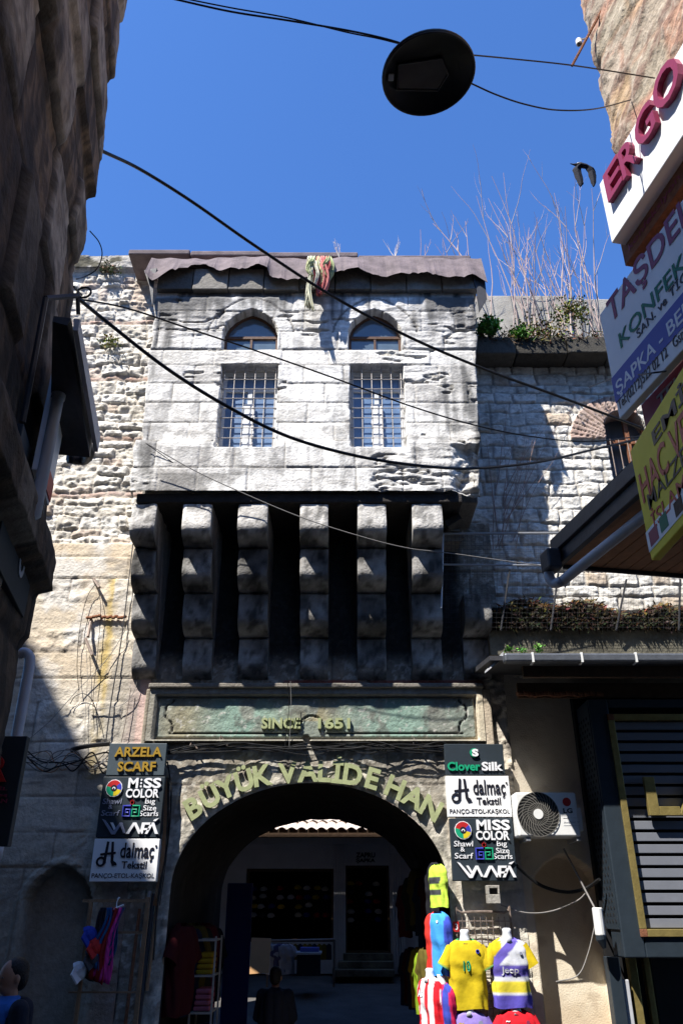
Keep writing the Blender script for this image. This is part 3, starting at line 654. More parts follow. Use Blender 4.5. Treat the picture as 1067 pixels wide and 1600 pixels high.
# ---- gilt lettering
root = MB(); root.tube([P(300, 1277, 9.44), P(305, 1270, 9.44)], .006); gl = root.build('gate_lettering', 'iron', gate)
L = [('B', 303, 1262), ('Ü', 329, 1245), ('Y', 354, 1231), ('Ü', 382, 1220), ('K', 411, 1212), ('V', 450, 1208), ('A', 481, 1206), ('L', 507, 1206), ('İ', 527, 1208), ('D', 551, 1211), ('E', 582, 1217), ('H', 617, 1231), ('A', 646, 1246), ('N', 673, 1263)]
W_ = [P(x, y, YW - .06) for _, x, y in L]
for i, (ch, x, y) in enumerate(L):
    a, b_ = W_[max(i - 1, 0)], W_[min(i + 1, len(L) - 1)]; U = (b_ - a).normalized(); U.y = 0; U.normalize(); V = Vector((-U.z, 0, U.x)); m_ = MB()
    put_letter(m_, ch, W_[i], U, V, -EY, .235, -.0, .032, .035); m_.build('letter', 'gate_gold', gl)
for word, x0, x1 in (('SINCE', 409, 470), ('1651', 497, 547)):
    m_ = MB(); put_text(m_, word, (0, YW - .06, 0), EX, EZ, -EY, X_(x0, 1132, YW - .06), Z_(1140, YW - .06), X_(x1, 1132, YW - .06), Z_(1123, YW - .06), -.01, .06, .03); m_.build('date_lettering', 'gate_gold', gate)
# ---- right cornice ledge and parapet
lg = MB(); rr = random.Random(3)
xx = X_(742, 545, 9.2)
while xx < 5.3:
    w_ = rr.uniform(.5, .9); t_ = .05 + .10 * rr.random(); lg.col = (t_, t_ * .93, t_ * .8); lg.box(xx, xx + w_ - .01, 9.15 - .03 * rr.random(), 9.9, Z_(556, 9.2), Z_(532, 9.2) + .03 * rr.random()); xx += w_
lg.build('cornice_ledge', 'weathered_stone', gate, bevel=.02)
pr = MB(); pr.box(1.9, X_(885, 480, 10.2), 10.1, 10.35, 9.2, Z_(468, 10.2)); pr.box(X_(893, 480, 10.2), 5.6, 10.12, 10.36, 9.2, Z_(472, 10.2)); pr.build('parapet', 'concrete', gate, bevel=.02)
sm_ = MB(); vs = []; N_ = 90
for i in range(N_ + 1):
    x = 1.75 + (5.4 - 1.75) * i / N_; q = .30 + .16 * (float(fbm(np.array([x]), np.array([2.0]), 1.3, 4, 3)[0]) - .5) - .05 * sstep(3.2, 4.0, np.array(x)); 
    for j, (yy_, zz_) in enumerate(((9.15, -.02), (9.17, .12), (9.2, .22), (9.28, .30), (9.5, .32))): vs.append((x, yy_ + .03 * random.random(), Z_(984, 9.2) + zz_ / .30 * float(q) + .02 * random.random()))
sm_.add(vs, [(i * 5 + j, i * 5 + j + 1, (i + 1) * 5 + j + 1, (i + 1) * 5 + j) for i in range(N_) for j in range(4)]); sm_.build('soil_bank', 'soot_stone', gate)
# ---- ledge above the shop roof
lb = MB(); lb.box(X_(764, 1000, 9.2), 5.4, 9.2, 9.55, Z_(1024, 9.2), Z_(984, 9.2)); lb.box(X_(770, 1000, 9.2), 5.4, 9.17, 9.5, Z_(984, 9.2) + .003, Z_(980, 9.2) + .02); lb.build('concrete_ledge', 'old_concrete', gate, bevel=.01)
# ================================================================== left building (near, in shade)
YL = 3.6
cl = -0.834                                  # wall plane ND.p = cl
corner = Vector((-1.55, YL, 0)); corner += ND * (cl - ND.dot(corner))
lefth = thing('stone_house', 'dark rough stone house in shade along the left edge', 'house', (-3.2, 1.0, 0))
sil = [(212, -60), (205, 0), (196, 45), (194, 50), (187, 52), (189, 80), (182, 135), (170, 148), (167, 158), (170, 190), (165, 240), (155, 320), (141, 324), (138, 365), (133, 400), (128, 410), (122, 425), (114, 440), (116, 470), (112, 495), (104, 560), (96, 640), (88, 720), (80, 800), (78, 835), (84, 850), (92, 880), (84, 929), (62, 932), (58, 960), (50, 1000), (40, 1010), (24, 1100), (14, 1160), (6, 1240), (-8, 1320), (-30, 1500), (-50, 1650)]
szs = []; sof = []
for x, y in sil:
    p = P(x, y, YL + .05); szs.append(p.z); sof.append(ND.dot(p) - cl)
szs = np.array(szs)[::-1]; sof = np.array(sof)[::-1]
lr = [0]; r3 = np.random.default_rng(12)
while lr[-1] < 12.5: lr.append(lr[-1] + r3.uniform(.35, .75))
def left_house(T, Z):       # T: 0 at the corner, growing towards the viewer
    d, R, row = lay(T, Z, lr, (.3, .9), 5, .018, 1.6)
    n1 = fbm(T, Z, 6, 5, 3); n2 = fbm(T, Z, 1.3, 4, 8); n3 = fbm(T * 2, Z * .7, 7, 4, 14); n5 = fbm(T, Z, 17, 3, 41)
    f = sstep(.0, .025, d - .012 * (n1 - .4)); slab = (R[..., 2] > .45)
    base = np.interp(Z, szs, sof); k = np.exp(-T / .45)
    tilt = (R[..., 3] - .5) * .35 * np.clip(d, 0, .25)
    wall = f * (.012 + .06 * R[..., 1] * slab + .4 * tilt) + np.where(slab, (n1 - .5) * .004, (n1 - .5) * .014) + (n5 - .5) * .005 + (n2 - .5) * .01 - .04
    ledge = base; lowledge = (Z < Z_(835, YL)) & (Z > Z_(931, YL))
    h = ledge * k + (wall + .6 * np.clip(ledge, -.12, .05)) * (1 - k) + (n5 - .5) * .006 + wall * k * .5
    h = np.where(lowledge, ledge + (n1 - .5) * .04, h)
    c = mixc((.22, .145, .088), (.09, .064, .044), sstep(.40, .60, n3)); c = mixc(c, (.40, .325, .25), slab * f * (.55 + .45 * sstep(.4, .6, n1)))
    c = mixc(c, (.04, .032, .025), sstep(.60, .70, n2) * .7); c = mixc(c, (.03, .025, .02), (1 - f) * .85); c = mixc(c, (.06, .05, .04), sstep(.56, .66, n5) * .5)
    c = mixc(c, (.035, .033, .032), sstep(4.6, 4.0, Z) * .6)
    return h, c
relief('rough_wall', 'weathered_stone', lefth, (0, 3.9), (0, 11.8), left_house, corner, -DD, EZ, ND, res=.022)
b = MB(); cb = corner - ND * .22
b.obox(cb, -DD, EZ, -ND, .015, 16, 0, 11.8, 0, 6); b.obox(corner, -DD, EZ, -ND, 3.9, 16, 0, 11.8, -.02, 6)
b.build('body', 'dark_stone', lefth)
b = MB(); ex = Vector((-.447, 1, 0)).normalized(); s0 = Vector((-10.05, 3.0, 0)); nx_ = Vector((-ex.y, ex.x, 0))
b.obox(s0, ex, EZ, nx_, -9, 5, 0, 18.46, 0, 6); b.build('tall_rear_wing', 'dark_stone', lefth)
# hood with pale edge, seen from below
def PL(px, py, off): return PP(px, py, ND, cl + off)
a, bb = PL(112, 497, .22), PL(147, 680, .22)
zT = bb.z; L_ = (bb - PL(112, 497, .22)).length
near = PL(112, 497, .22); s_near = DD.dot(near); s_far = DD.dot(bb)
hood = MB(); base = ND * (cl) ; zc = bb.z
def lp(s, off, z): return ND * (cl + off) + DD * s + EZ * z
zh = Z_(715, bb.y)
hood.add([lp(s_near, .15, near.z), lp(s_near, .22, near.z), lp(s_far, .22, zc), lp(s_far, .02, zc), lp(s_near, .15, near.z - .03), lp(s_near, .21, near.z - .04), lp(s_far, .22, zh), lp(s_far, .02, zh)], [(0, 1, 2, 3), (4, 5, 6, 7), (0, 1, 5, 4), (3, 2, 6, 7), (0, 4, 7, 3), (1, 2, 6, 5)])
hood.build('hood', 'pipe_dark', lefth)
hood = MB(); hood.add([lp(s_near, .23, near.z), lp(s_far, .23, zc), lp(s_far, .235, zc - .10), lp(s_near, .235, near.z - .06), lp(s_near, .255, near.z), lp(s_far, .255, zc), lp(s_far, .255, zc - .10), lp(s_near, .255, near.z - .06)], [(0, 1, 2, 3), (4, 5, 6, 7), (0, 1, 5, 4), (3, 2, 6, 7), (0, 4, 7, 3), (1, 2, 6, 5)])
hood.build('hood_trim', 'pipe_grey', lefth)
# pipes
pp = MB(); top_ = PL(100, 577, .12); q = [PL(112, 590, .05), PL(106, 572, .12), top_, lp(DD.dot(top_), .12, top_.z - .12), lp(DD.dot(top_), .12, Z_(805, top_.y)), lp(DD.dot(top_), .02, Z_(830, top_.y))]
pp.tube(smooth_path(q[:4], 6) + q[4:], .027, 12); pp.tube([lp(DD.dot(top_), .12, top_.z - .08), lp(DD.dot(top_), .12, top_.z - .17)], .032, 12); pp.build('drainpipe', 'pipe_grey', lefth, smooth=True)
pp = MB(); q = [PL(112, 590, .05), PL(118, 610, .14), PL(134, 690, .16), PL(140, 705, .16), PL(132, 718, .10), PL(108, 716, .02)]
pp.tube(smooth_path(q, 6), .032, 12); pp.build('drainpipe', 'pipe_dark', lefth, smooth=True)
# red and white shop board behind the pipe
def PLs(px, py): return PL(px, py, .03)
rs = MB(); A_, B_ = PL(86, 560, .05), PL(70, 820, .05); s1 = DD.dot(PL(106, 640, .1)); s0_ = s1 - .35
rs.obox(ND * cl + DD * s0_ + EZ * B_.z, DD, EZ, ND, 0, s1 - s0_, 0, A_.z - B_.z, .07, .10); rb = rs.build('shop_board', 'sign_white', loc=tuple(lp(s0_, .02, B_.z)), bevel=.005)
reg(rb, 'narrow red and white upright board behind the grey drainpipe', 'sign')
rs = MB(); hgt = A_.z - B_.z
for z0, z1 in ((.02, .2), (.62, 1.0)): rs.obox(ND * cl + DD * s0_ + EZ * B_.z, DD, EZ, ND, .02, s1 - s0_ - .015, z0 * hgt, z1 * hgt - .02, .102, .106)
rs.build('red_panel', 'letter_red', rb)
# dark board and lower shop sign on the left house
d0 = PL(32, 960, .03); bd = MB(); bd.obox(lp(DD.dot(d0), 0, Z_(965, d0.y)), -DD, EZ, ND, 0, .7, 0, .62, .0, .05)
bd = bd.build('dark_board', 'sign_slate', loc=tuple(lp(DD.dot(d0), 0, Z_(965, d0.y))), bevel=.004); reg(bd, 'blue black board with faint letters under the left stone ledge', 'sign')
lt = MB(); put_text(lt, 'TAB', lp(DD.dot(d0) - .42, 0, Z_(965, d0.y)), DD, EZ, ND, 0, .36, .3, .5, .052, .056); put_text(lt, 'O', lp(DD.dot(d0) - .42, 0, Z_(965, d0.y)), DD, EZ, ND, .1, .1, .22, .24, .052, .056)
lt.build('lettering', 'pipe_grey', bd)
# black shop sign with red letter, beyond the corner
Ys = 5.2; x1 = X_(29, 1230, Ys); z1, z0 = Z_(1150, Ys), Z_(1322, Ys)
sr = thing('shop_sign', 'black shop sign with cropped red letter at lower left edge', 'sign', (x1 - .5, Ys, z0))
m_ = MB(); m_.box(x1 - 1.0, x1, Ys, Ys + .06, z0, z1); m_.build('panel', 'sign_slate', sr, bevel=.004)
m_ = MB(); put_text(m_, 'R', (0, Ys, 0), EX, EZ, -EY, X_(-18, 1200, Ys), Z_(1222, Ys), X_(15, 1200, Ys), Z_(1181, Ys), .002, .02, .05); m_.build('lettering', 'letter_red', sr)
m_ = MB()
m_.cur = 0
for k, (t0, y0) in enumerate((('TEKSTİL', 1232), ('GİYİM', 1243), ('TOPTAN', 1252))): put_text(m_, t0, (0, Ys, 0), EX, EZ, -EY, X_(-40, y0, Ys), Z_(y0 + 3, Ys), X_(12, y0, Ys), Z_(y0 - 4, Ys), .002, .008, .02)
m_.build('small_lettering', 'letter_maroon', sr)
dp = MB(); Yp = 5.6; e = P(48, 1035, Yp)
q = [P(30, 1022, Yp), P(40, 1020, Yp), P(47, 1028, Yp), P(46, 1045, Yp), Vector((e.x + .0, Yp, Z_(1300, Yp))), Vector((e.x, Yp, 0.02))]
dp.tube(smooth_path(q[:4], 6) + q[4:], .038, 12)
for zz in (1180, 1330): dp.tube([Vector((e.x, Yp, Z_(zz, Yp) + .05)), Vector((e.x, Yp, Z_(zz, Yp) - .05))], .047, 12)
dpo = dp.build('downpipe', 'pipe_grey', loc=(e.x, Yp, 0), smooth=True); reg(dpo, 'pale grey bent downpipe beside the black shop sign at left', 'pipe')
# cable bracket
br = MB(); p0, p1 = PL(72, 466, .0), PL(122, 462, .1); br.tube([p0, p1], .014, 6); br.tube([p1, p1 + Vector((0, .05, -.08))], .012, 6); br.tube([PL(72, 466, .02), PL(36, 660, .02)], .014, 6)
br.build('cable_bracket', 'pipe_dark', lefth)
lc = MB(); c_ = PL(132, 457, .12); lc.tube([c_ + Vector((.035 * math.cos(t), 0, .035 * math.sin(t))) for t in np.linspace(0, 6.28, 18)], .006, 6, False)
lc.tube(smooth_path([PL(116, 448, .1), PL(122, 455, .1), PL(128, 461, .1)]), .006)
lc.build('cable_loop', 'black_cable', lefth)
# ================================================================== right building (red stone and brick, sign boards)
cr = ND.dot(Vector((2.03, 4.0, 0)))
righth = thing('brick_house', 'reddish stone and brick house hung with sign boards at right', 'house', (3.5, 1.5, 0))
cR = Vector((2.03, 4.0, 0))
rr_ = [0]; r4 = np.random.default_rng(5)
while rr_[-1] < 12.5: rr_.append(rr_[-1] + r4.uniform(.12, .4))
def right_house(T, Z):
    Zs = Z + T * .25
    d, R, row = lay(T, Zs, rr_, (.3, 1.1), 15, .05, 2.0); n1 = fbm(T, Z, 7, 5, 3); n2 = fbm(T, Z, 1.8, 4, 8); n3 = fbm(T * .6, Zs * 3, 4, 4, 14)
    f = sstep(0, .035, d); n5 = fbm(T, Z + T * .6, 19, 4, 77); n6 = fbm((T + Z * .5) * .5, (Z - T * .5) * 3, 3.5, 4, 79); h = f * .02 * R[..., 0] + (n1 - .5) * .025 + (n6 - .5) * .045 + (n5 - .5) * .02; h = h - .05 * sstep(.10, 0, T) * n1
    c = mixc((.50, .27, .20), (.46, .33, .20), R[..., 1]); c = mixc(c, (.40, .36, .28), (R[..., 2] > .6) * .8 * f); c = mixc(c, (.22, .13, .10), sstep(.54, .66, n6) * .8); c = mixc(c, (.26, .2, .15), (1 - f) * .5); c = mixc(c, (.58, .5, .4), sstep(.58, .68, n5) * .5)
    return h, c
relief('masonry_wall', 'weathered_stone', righth, (0, 3.5), (0, 12), right_house, cR, -DD, EZ, -ND, res=.026)
b = MB(); b.obox(cR + ND * .14, -DD, EZ, ND, .01, 15, 0, 12, 0, 6); b.obox(cR, -DD, EZ, ND, 3.5, 15, 0, 12, -.02, .14); b.build('body', 'dark_stone', righth)
def PR(px, py, off): return PP(px, py, ND, cr - off)
US = -DD                                     # reading direction along the wall
def wsign(name, label, tl, bl, off, length, th, pm, items, straight=False):
    """a board on the right-hand wall; items are boxes measured along the wall"""
    N_, D_ = (EX, EY) if straight else (ND, DD); cc = (PR(*tl, off).x if straight else cr - off); PR_ = lambda x, y, _o: PP(x, y, N_, cc); US = -D_
    A = PR_(*tl, off); B = PR_(*bl, off); zt, zb_ = A.z, B.z
    s = max(D_.dot(A), D_.dot(B)); o = N_ * cc + D_ * s
    t = thing(name, label, 'sign', tuple(o + EZ * zb_))
    m_ = MB(); m_.obox(o, US, EZ, -N_, 0, length, zb_, zt, -th, 0); m_.build('board', pm, t, bevel=.006)
    groups = {}
    for it in items:
        m_ = groups.setdefault(it[-1], MB())
        if it[0] == 't':
            _, txt, (xa, ya), (xb, yb), H, bold, dep, _m = it      # baseline points in sight, cap height
            a = PR_(xa, ya, off); b_ = PR_(xb, yb, off); ua = US.dot(a) + s; ub = US.dot(b_) + s; zm = a.z
            put_text(m_, txt, o, US, EZ, -N_, ua, zm, ub, zm + H, .002, dep, bold)
        else:
            _, u0, u1, v0, v1, dep, _m = it; m_.obox(o, US, EZ, -N_, u0, u1, zb_ + (zt - zb_) * v0, zb_ + (zt - zb_) * v1, .001, dep)
    for k, m_ in groups.items(): m_.build('lettering' if k.startswith('letter') else 'printed_band', k, t)
    return t
def cap(xa, ya, yb, off): return abs(PR(xa, ya, off).z - PR(xa, yb, off).z)
OF = .22
wsign('light_box_sign', 'white light box sign with thick maroon raised letters below brick corner', (940, 281), (955, 380), OF, 2.6, .16, 'sign_white', [
    ('t', 'E', (958, 318), (980, 283), cap(958, 318, 262, OF), .015, .04, 'letter_maroon'), ('t', 'R', (982, 283), (1003, 243), cap(982, 283, 226, OF), .015, .04, 'letter_maroon'),
    ('t', 'G', (1006, 240), (1032, 190), cap(1006, 238, 177, OF), .015, .04, 'letter_maroon'), ('t', 'O', (1036, 186), (1072, 118), cap(1036, 186, 117, OF), .015, .04, 'letter_maroon')])
wsign('strip_sign', 'narrow brown strip sign with faded script between two white boards', (970, 375), (976, 416), .12, 2.6, .10, 'rust', [('t', 'konfeksiyon', (984, 395), (1066, 292), .07, 0, .004, 'letter_maroon')])
OF = .30
wsign('banner_sign', 'grey white board with maroon serif name, green words and violet stripe', (949, 474), (967, 655), OF, 2.7, .05, 'sign_white', [
    ('t', 'TAŞDELEN', (955, 518), (1140, 262), cap(965, 510, 450, OF), .015, .004, 'letter_maroon'),
    ('t', 'KONFEKSİYON', (970, 545), (1180, 290), cap(985, 528, 490, OF), .01, .004, 'banner_green'),
    ('t', 'SAN. ve TİC. LTD. ŞTİ.', (997, 533), (1160, 335), cap(1000, 525, 500, OF), .005, .004, 'letter_black'),
    ('r', .0, 2.7, .14, .37, .003, 'banner_violet'),
    ('t', 'ŞAPKA - BERE - ATKI', (966, 625), (1180, 380), cap(985, 605, 572, OF), .012, .005, 'letter_white'),
    ('t', 'Tel:(0212)522 02 12   Gsm:', (968, 646), (1075, 520), cap(985, 628, 604, OF), .0, .004, 'letter_black')])
OF = .34
wsign('yellow_sign', 'yellow shop board with red and black lettering and picture strip', (985, 703), (1017, 876), OF, 2.7, .05, 'banner_yellow', [
    ('t', 'EMİR', (1022, 697), (1100, 590), cap(1025, 697, 664, OF), .02, .004, 'letter_black'),
    ('t', 'HAC VE UMRE', (1006, 788), (1165, 590), cap(1005, 785, 732, OF), .015, .004, 'letter_red'),
    ('t', 'MALZEMELERİ', (1015, 797), (1170, 640), cap(1020, 790, 754, OF), .005, .004, 'letter_black'),
    ('t', 'İSLAMİ GİYİM', (1021, 829), (1180, 690), cap(1025, 822, 786, OF), .005, .004, 'letter_red'),
    ('r', .0, 2.0, .07, .24, .003, 'sign_white'), ('r', .04, .16, .09, .21, .005, 'letter_maroon'), ('r', .20, .30, .10, .22, .005, 'banner_green'), ('r', .40, .5, .09, .2, .005, 'dark_wood')], straight=True)
wsign('wall_sign', 'dark maroon sign with white letters glimpsed above the yellow board', (1008, 625), (1012, 690), .20, 2.0, .1, 'letter_maroon', [('t', 'TEKSTİL', (1030, 640), (1120, 540), .12, .02, .006, 'letter_grey'), ('r', 0, 2, 0, .05, .004, 'gap_black')])
# ---- canopy with boarded soffit
Yc = 6.0; e = P(872, 884, Yc); zc_ = e.z
can = MB(); cano = Vector((e.x, e.y, 0))
for k in range(16):   # soffit boards run along the street
    can.obox(cano + ND * (k * .115), -DD, EZ, ND, .03, 4.5, zc_, zc_ + .02, .03, .138)
can.build('soffit', 'soffit_wood', righth, bevel=.004)
can = MB()
can.obox(cano, -DD, EZ, ND, 0, 4.5, zc_ - .01, zc_ + .10, -.02, .03); can.obox(cano, -DD, EZ, ND, 0, 4.5, zc_ + .102, zc_ + .22, -.05, .03); can.obox(cano, -DD, EZ, ND, .0, .03, zc_ - .03, zc_ + .10, .03, 2.4)
can.add([cano + ND * -.05 + EZ * (zc_ + .222), cano - DD * 4.5 + ND * -.05 + EZ * (zc_ + .222), cano - DD * 4.5 + ND * 2.2 + EZ * (zc_ + .9), cano + ND * 2.2 + EZ * (zc_ + .9)], [(0, 1, 2, 3)])
can.build('canopy_roof', 'pipe_dark', righth, bevel=.006)
gt = MB(); gb = cano - ND * .10 - DD * .02; gt.obox(gb, -DD, EZ, ND, -.05, .12, zc_ - .08, zc_ + .10, -.05, .07); gt.build('gutter_box', 'pipe_dark', righth, bevel=.02)
pp = MB(); q = [gb + EZ * (zc_ - .02), gb + EZ * (zc_ - .13), gb - DD * .08 + EZ * (zc_ - .19) + ND * .04, gb - DD * .5 + EZ * (zc_ - .14) + ND * .12, gb - DD * 3.5 + EZ * (zc_ + .1) + ND * .5]
pp.tube(smooth_path(q, 5), .042, 12); pp.build('drainpipe', 'pipe_grey', righth, smooth=True)
# ---- camera and rod on the brick corner
scm = thing('security_camera', 'small white security camera fixed at the brick corner', 'camera', tuple(P(904, 68, 4.05)))
c_ = P(904, 66, 4.05); m_ = MB(); m_.tube([c_ + Vector((.0, .0, .03)), c_ + Vector((-.0, -.0, -.028))], [.026, .026], 14); m_.build('body', 'white_metal', scm, smooth=False, bevel=.006)
m_ = MB(); m_.ell(c_ + Vector((0, 0, -.03)), .018, .018, .012, 10, 6); m_.build('lens', 'lamp_glass', scm, smooth=True)
m_ = MB(); m_.tube([c_ + EZ * .03, c_ + Vector((.06, 0, .05)), c_ + Vector((.12, -.05, .05))], .008); m_.build('arm', 'white_metal', scm)
rd = MB(); rd.tube([P(893, 103, 3.95), P(948, 0, 3.75)], .012, 6); rd.tube([P(948, 0, 3.75), P(960, -20, 3.7)], .02, 6); ro = rd.build('iron_rod', 'rust'); reg(ro, 'rusty slanting iron rod sticking out from the brick corner', 'rod')
# ================================================================== single-storey shop front at the right
shop = thing('corner_shop', 'dark shop front with metal eave gutter built against the gatehouse', 'shop', (3.6, 9.0, 0))
YG = 8.3; zg = Z_(1030, YG); xl = X_(786, 1030, YG)
rf = MB(); rf.add([(1.60, 9.5, 4.5), (5.4, 9.5, 4.5), (5.4, YG + .04, zg + .05), (xl - .14, YG + .04, zg + .05), (1.60, 9.5, 4.44), (5.4, 9.5, 4.44), (5.4, YG + .04, zg), (xl - .14, YG + .04, zg)], [(0, 1, 2, 3), (4, 5, 6, 7), (0, 3, 7, 4), (3, 2, 6, 7)])
rf.build('eave_roof', 'pipe_dark', shop)
gu = MB(); gu.box(xl, 5.4, YG - .07, YG + .05, zg - .045, zg + .05); gu.build('gutter', 'gutter_dark', shop, bevel=.02)
for px in (830, 906, 990): x = X_(px, 1030, YG); cl_ = MB(); cl_.box(x - .011, x + .011, YG - .076, YG + .05, zg - .052, zg + .056); cl_.build('gutter_strap', 'white_metal', shop)
fl = MB(); fl.hexa([P(757, 1052, 8.45), P(762, 1046, 8.45), P(786, 1022, 8.35), P(784, 1030, 8.35), P(757, 1049, 8.6), P(764, 1044, 8.6), P(786, 1018, 8.5), P(785, 1024, 8.5)]); fl.build('end_flashing', 'galvanised', shop)
fa = MB(); fa.box(2.05, 5.4, 9.1, 9.16, Z_(1090, 9.1), zg - .05); fa.box(2.0, 5.4, 8.5, 8.56, zg - .14, zg - .02); fa.build('fascia', 'dark_wood', shop)
fx = MB()
for k in range(14): x = X_(806, 1085, 9.05) + k * .07; fx.tube([(x, 9.0, Z_(1086, 9.05) + .01 * math.sin(k * 1.7)), (x + .08, 9.02, Z_(1086, 9.05) + .01 * math.sin(k * 1.7 + 1.7))], .03, 8)
fx.build('orange_strip', 'rust', shop)
# louvred sign box
YX = 8.9; bx0 = X_(938, 1232, YX); bz_1 = Z_(1092, YX); bz_0 = Z_(1497, YX)
lou = thing('louvre_sign', 'black framed louvred shop sign with brass inner frame and brass letters', 'sign', (bx0 + 1.2, YX, bz_0))
m_ = MB(); fw = .215
m_.box(bx0, bx0 + fw, YX, YX + .35, bz_0, bz_1); m_.box(bx0 + fw + .001, 5.3, YX, YX + .35, bz_0, bz_0 + fw); m_.box(bx0 + fw + .001, 5.3, YX, YX + .35, bz_1 - .10, bz_1); m_.box(bx0 + fw, 5.3, YX + .3, YX + .34, bz_0 + fw, bz_1 - .1)
m_.build('outer_frame', 'slate_metal', lou, bevel=.012)
m_ = MB(); gw = .068; gx = bx0 + fw - .03; gz = bz_0 + fw - .03; gz1 = Z_(1116, YX)
m_.box(gx, gx + gw, YX - .025, YX + .1, gz + gw + .002, gz1 - gw - .002); m_.box(gx + gw + .002, 5.3, YX - .025, YX + .1, gz, gz + gw); m_.box(gx + gw + .002, 5.3, YX - .025, YX + .1, gz1 - gw, gz1); m_.build('inner_frame', 'brass', lou, bevel=.004)
m_ = MB(); m_.box(gx, gx + gw, YX - .026, YX + .1, gz, gz + gw); m_.box(gx, gx + gw, YX - .026, YX + .1, gz1 - gw, gz1); m_.build('corner_block', 'rust', lou, bevel=.004)
m_ = MB(); z = gz + gw + .01
sp = (Z_(1335, YX) - Z_(1354, YX))
while z < gz1 - gw - .05: m_.box(gx + gw + .01, 5.28, YX + .045, YX + .08, z, min(z + sp * .72, gz1 - gw)); z += sp
m_.build('louvre', 'louvre_grey', lou, bevel=.003)
m_ = MB(); m_.box(gx + gw, 5.28, YX + .16, YX + .18, gz + gw, gz1 - gw); m_.build('back_panel', 'gap_black', lou)
m_ = MB(); lx0, lx1, lz0, lz1 = X_(1007, 1245, YX), X_(1060, 1270, YX), Z_(1275, YX), Z_(1215, YX)
m_.box(lx0, lx0 + .11, YX - .06, YX + .0, lz0, lz1); m_.box(lx0 + .112, lx1, YX - .06, YX, lz0, lz0 + .09); m_.build('letter', 'brass', lou, bevel=.004)
m_ = MB(); m_.prism([(lx1 - .02, lz0), (lx1 + .1, lz0), (lx1 + .28, lz1 - .1), (lx1 + .46, lz0), (lx1 + .58, lz0), (lx1 + .34, lz1), (lx1 + .22, lz1)], (0, 0, 0), EX, EZ, EY, YX - .06, YX); m_.build('letter', 'brass', lou, bevel=.004)
m_ = MB(); m_.box(bx0 - .012, bx0 - .002, YX + .02, YX + .55, bz_0 + .25, bz_1 - .02); pf = m_.build('perforated_side', 'slate_metal', lou)
m_ = MB()
for k in range(34):
    for j in range(5): m_.tube([(bx0 - .015, YX + .08 + j * .1 + .05 * (k % 2), bz_0 + .32 + k * .062), (bx0 - .0122, YX + .08 + j * .1 + .05 * (k % 2), bz_0 + .32 + k * .062)], .019, 8)
m_.build('perforation', 'gap_black', pf)
fl = thing('tube_lamp', 'cream cylinder lamp under the louvre sign edge', 'lamp', tuple(P(950, 1492, 8.95))); m_ = MB(); x = X_(950, 1450, 8.95) - .08
m_.tube([(x, 8.98, Z_(1418, 8.95)), (x, 8.98, Z_(1462, 8.95))], .052, 14); m_.build('shade', 'white_metal', fl, smooth=False, bevel=.01); m_ = MB(); m_.tube([(x, 8.98, Z_(1462, 8.95)), (x, 8.98, Z_(1468, 8.95)), (x + .02, 8.98, Z_(1482, 8.95))], [.053, .05, .02], 12); m_.build('base', 'slate_metal', fl)
# shop door frame, posts, glass
m_ = MB(); xd = X_(965, 1540, 9.2); m_.box(xd - .1, xd + .02, 9.1, 9.25, 0, bz_0); m_.build('door_post', 'slate_metal', shop, bevel=.006)
m_ = MB(); m_.box(xd + .14, xd + .22, 9.2, 9.3, 0, bz_0); m_.box(xd + .30, xd + .36, 9.22, 9.3, 0, bz_0); m_.build('door_post', 'brass', shop, bevel=.006)
m_ = MB(); m_.box(xd + .03, xd + .10, 9.15, 9.28, 0, bz_0 - .2); m_.build('door_post', 'pipe_grey', shop, bevel=.006)
m_ = MB(); m_.box(xd + .40, 5.2, 9.3, 9.33, .1, bz_0); m_.build('shop_glass', 'dark_glass', shop)
m_ = MB(); m_.box(2.75, 5.4, 9.36, 9.46, 0, 4.2); m_.build('rear_wall', 'gap_black', shop)
m_ = MB()
for k in range(5): m_.box(xd + .5 + k * .22, xd + .66 + k * .22, 9.2, 9.26, .3, .62 + .02 * k)
m_.build('goods_box', 'pipe_grey', shop, bevel=.01)
# ================================================================== the two sign columns
YS = 9.28
def px_sign(name, label, tl, br_, pm, items, Y=YS, th=.09):
    """panel facing the street; items in panel fractions"""
    x0 = X_(tl[0], (tl[1] + br_[1]) / 2, Y); x1 = X_(br_[0], (tl[1] + br_[1]) / 2, Y); z1_, z0_ = Z_(tl[1], Y), Z_(br_[1], Y); w, h = x1 - x0, z1_ - z0_
    t = thing(name, label, 'sign', ((x0 + x1) / 2, Y, z0_)); m_ = MB(); m_.box(x0, x1, Y, Y + th, z0_ + .003, z1_ - .003); m_.build('panel', pm, t, bevel=.006)
    o = Vector((x0, Y, z0_)); g = {}
    for it in items:
        k = it[-1]; m_ = g.setdefault(k, MB())
        if it[0] == 't':
            _, s, u0, v0, u1, v1, bold, dep, sl, _k = it; put_text(m_, s, o, EX, EZ, -EY, u0 * w, v0 * h, u1 * w, v1 * h, .002, dep, bold, sl)
        elif it[0] == 'p': m_.prism([(a * w, b * h) for a, b in it[1]], o, EX, EZ, -EY, .002, it[2])
        elif it[0] == 'w':
            _, u, v, r0, r1, a0, a1, dep, _k = it; A = np.linspace(math.radians(a0), math.radians(a1), 14)
            for i in range(13): m_.prism([(u * w + r * math.cos(a), v * h + r * math.sin(a)) for r, a in ((r0, A[i]), (r1, A[i]), (r1, A[i + 1]), (r0, A[i + 1]))], o, EX, EZ, -EY, .002, dep)
        elif it[0] == 'l':
            pts = [o + EX * (a * w) + EZ * (b * h) - EY * (it[3]) for a, b in it[1]]; m_.tube(pts, it[2], 6)
    for k, m_ in g.items(): m_.build('lettering', k, t)
    return t
R0 = .075
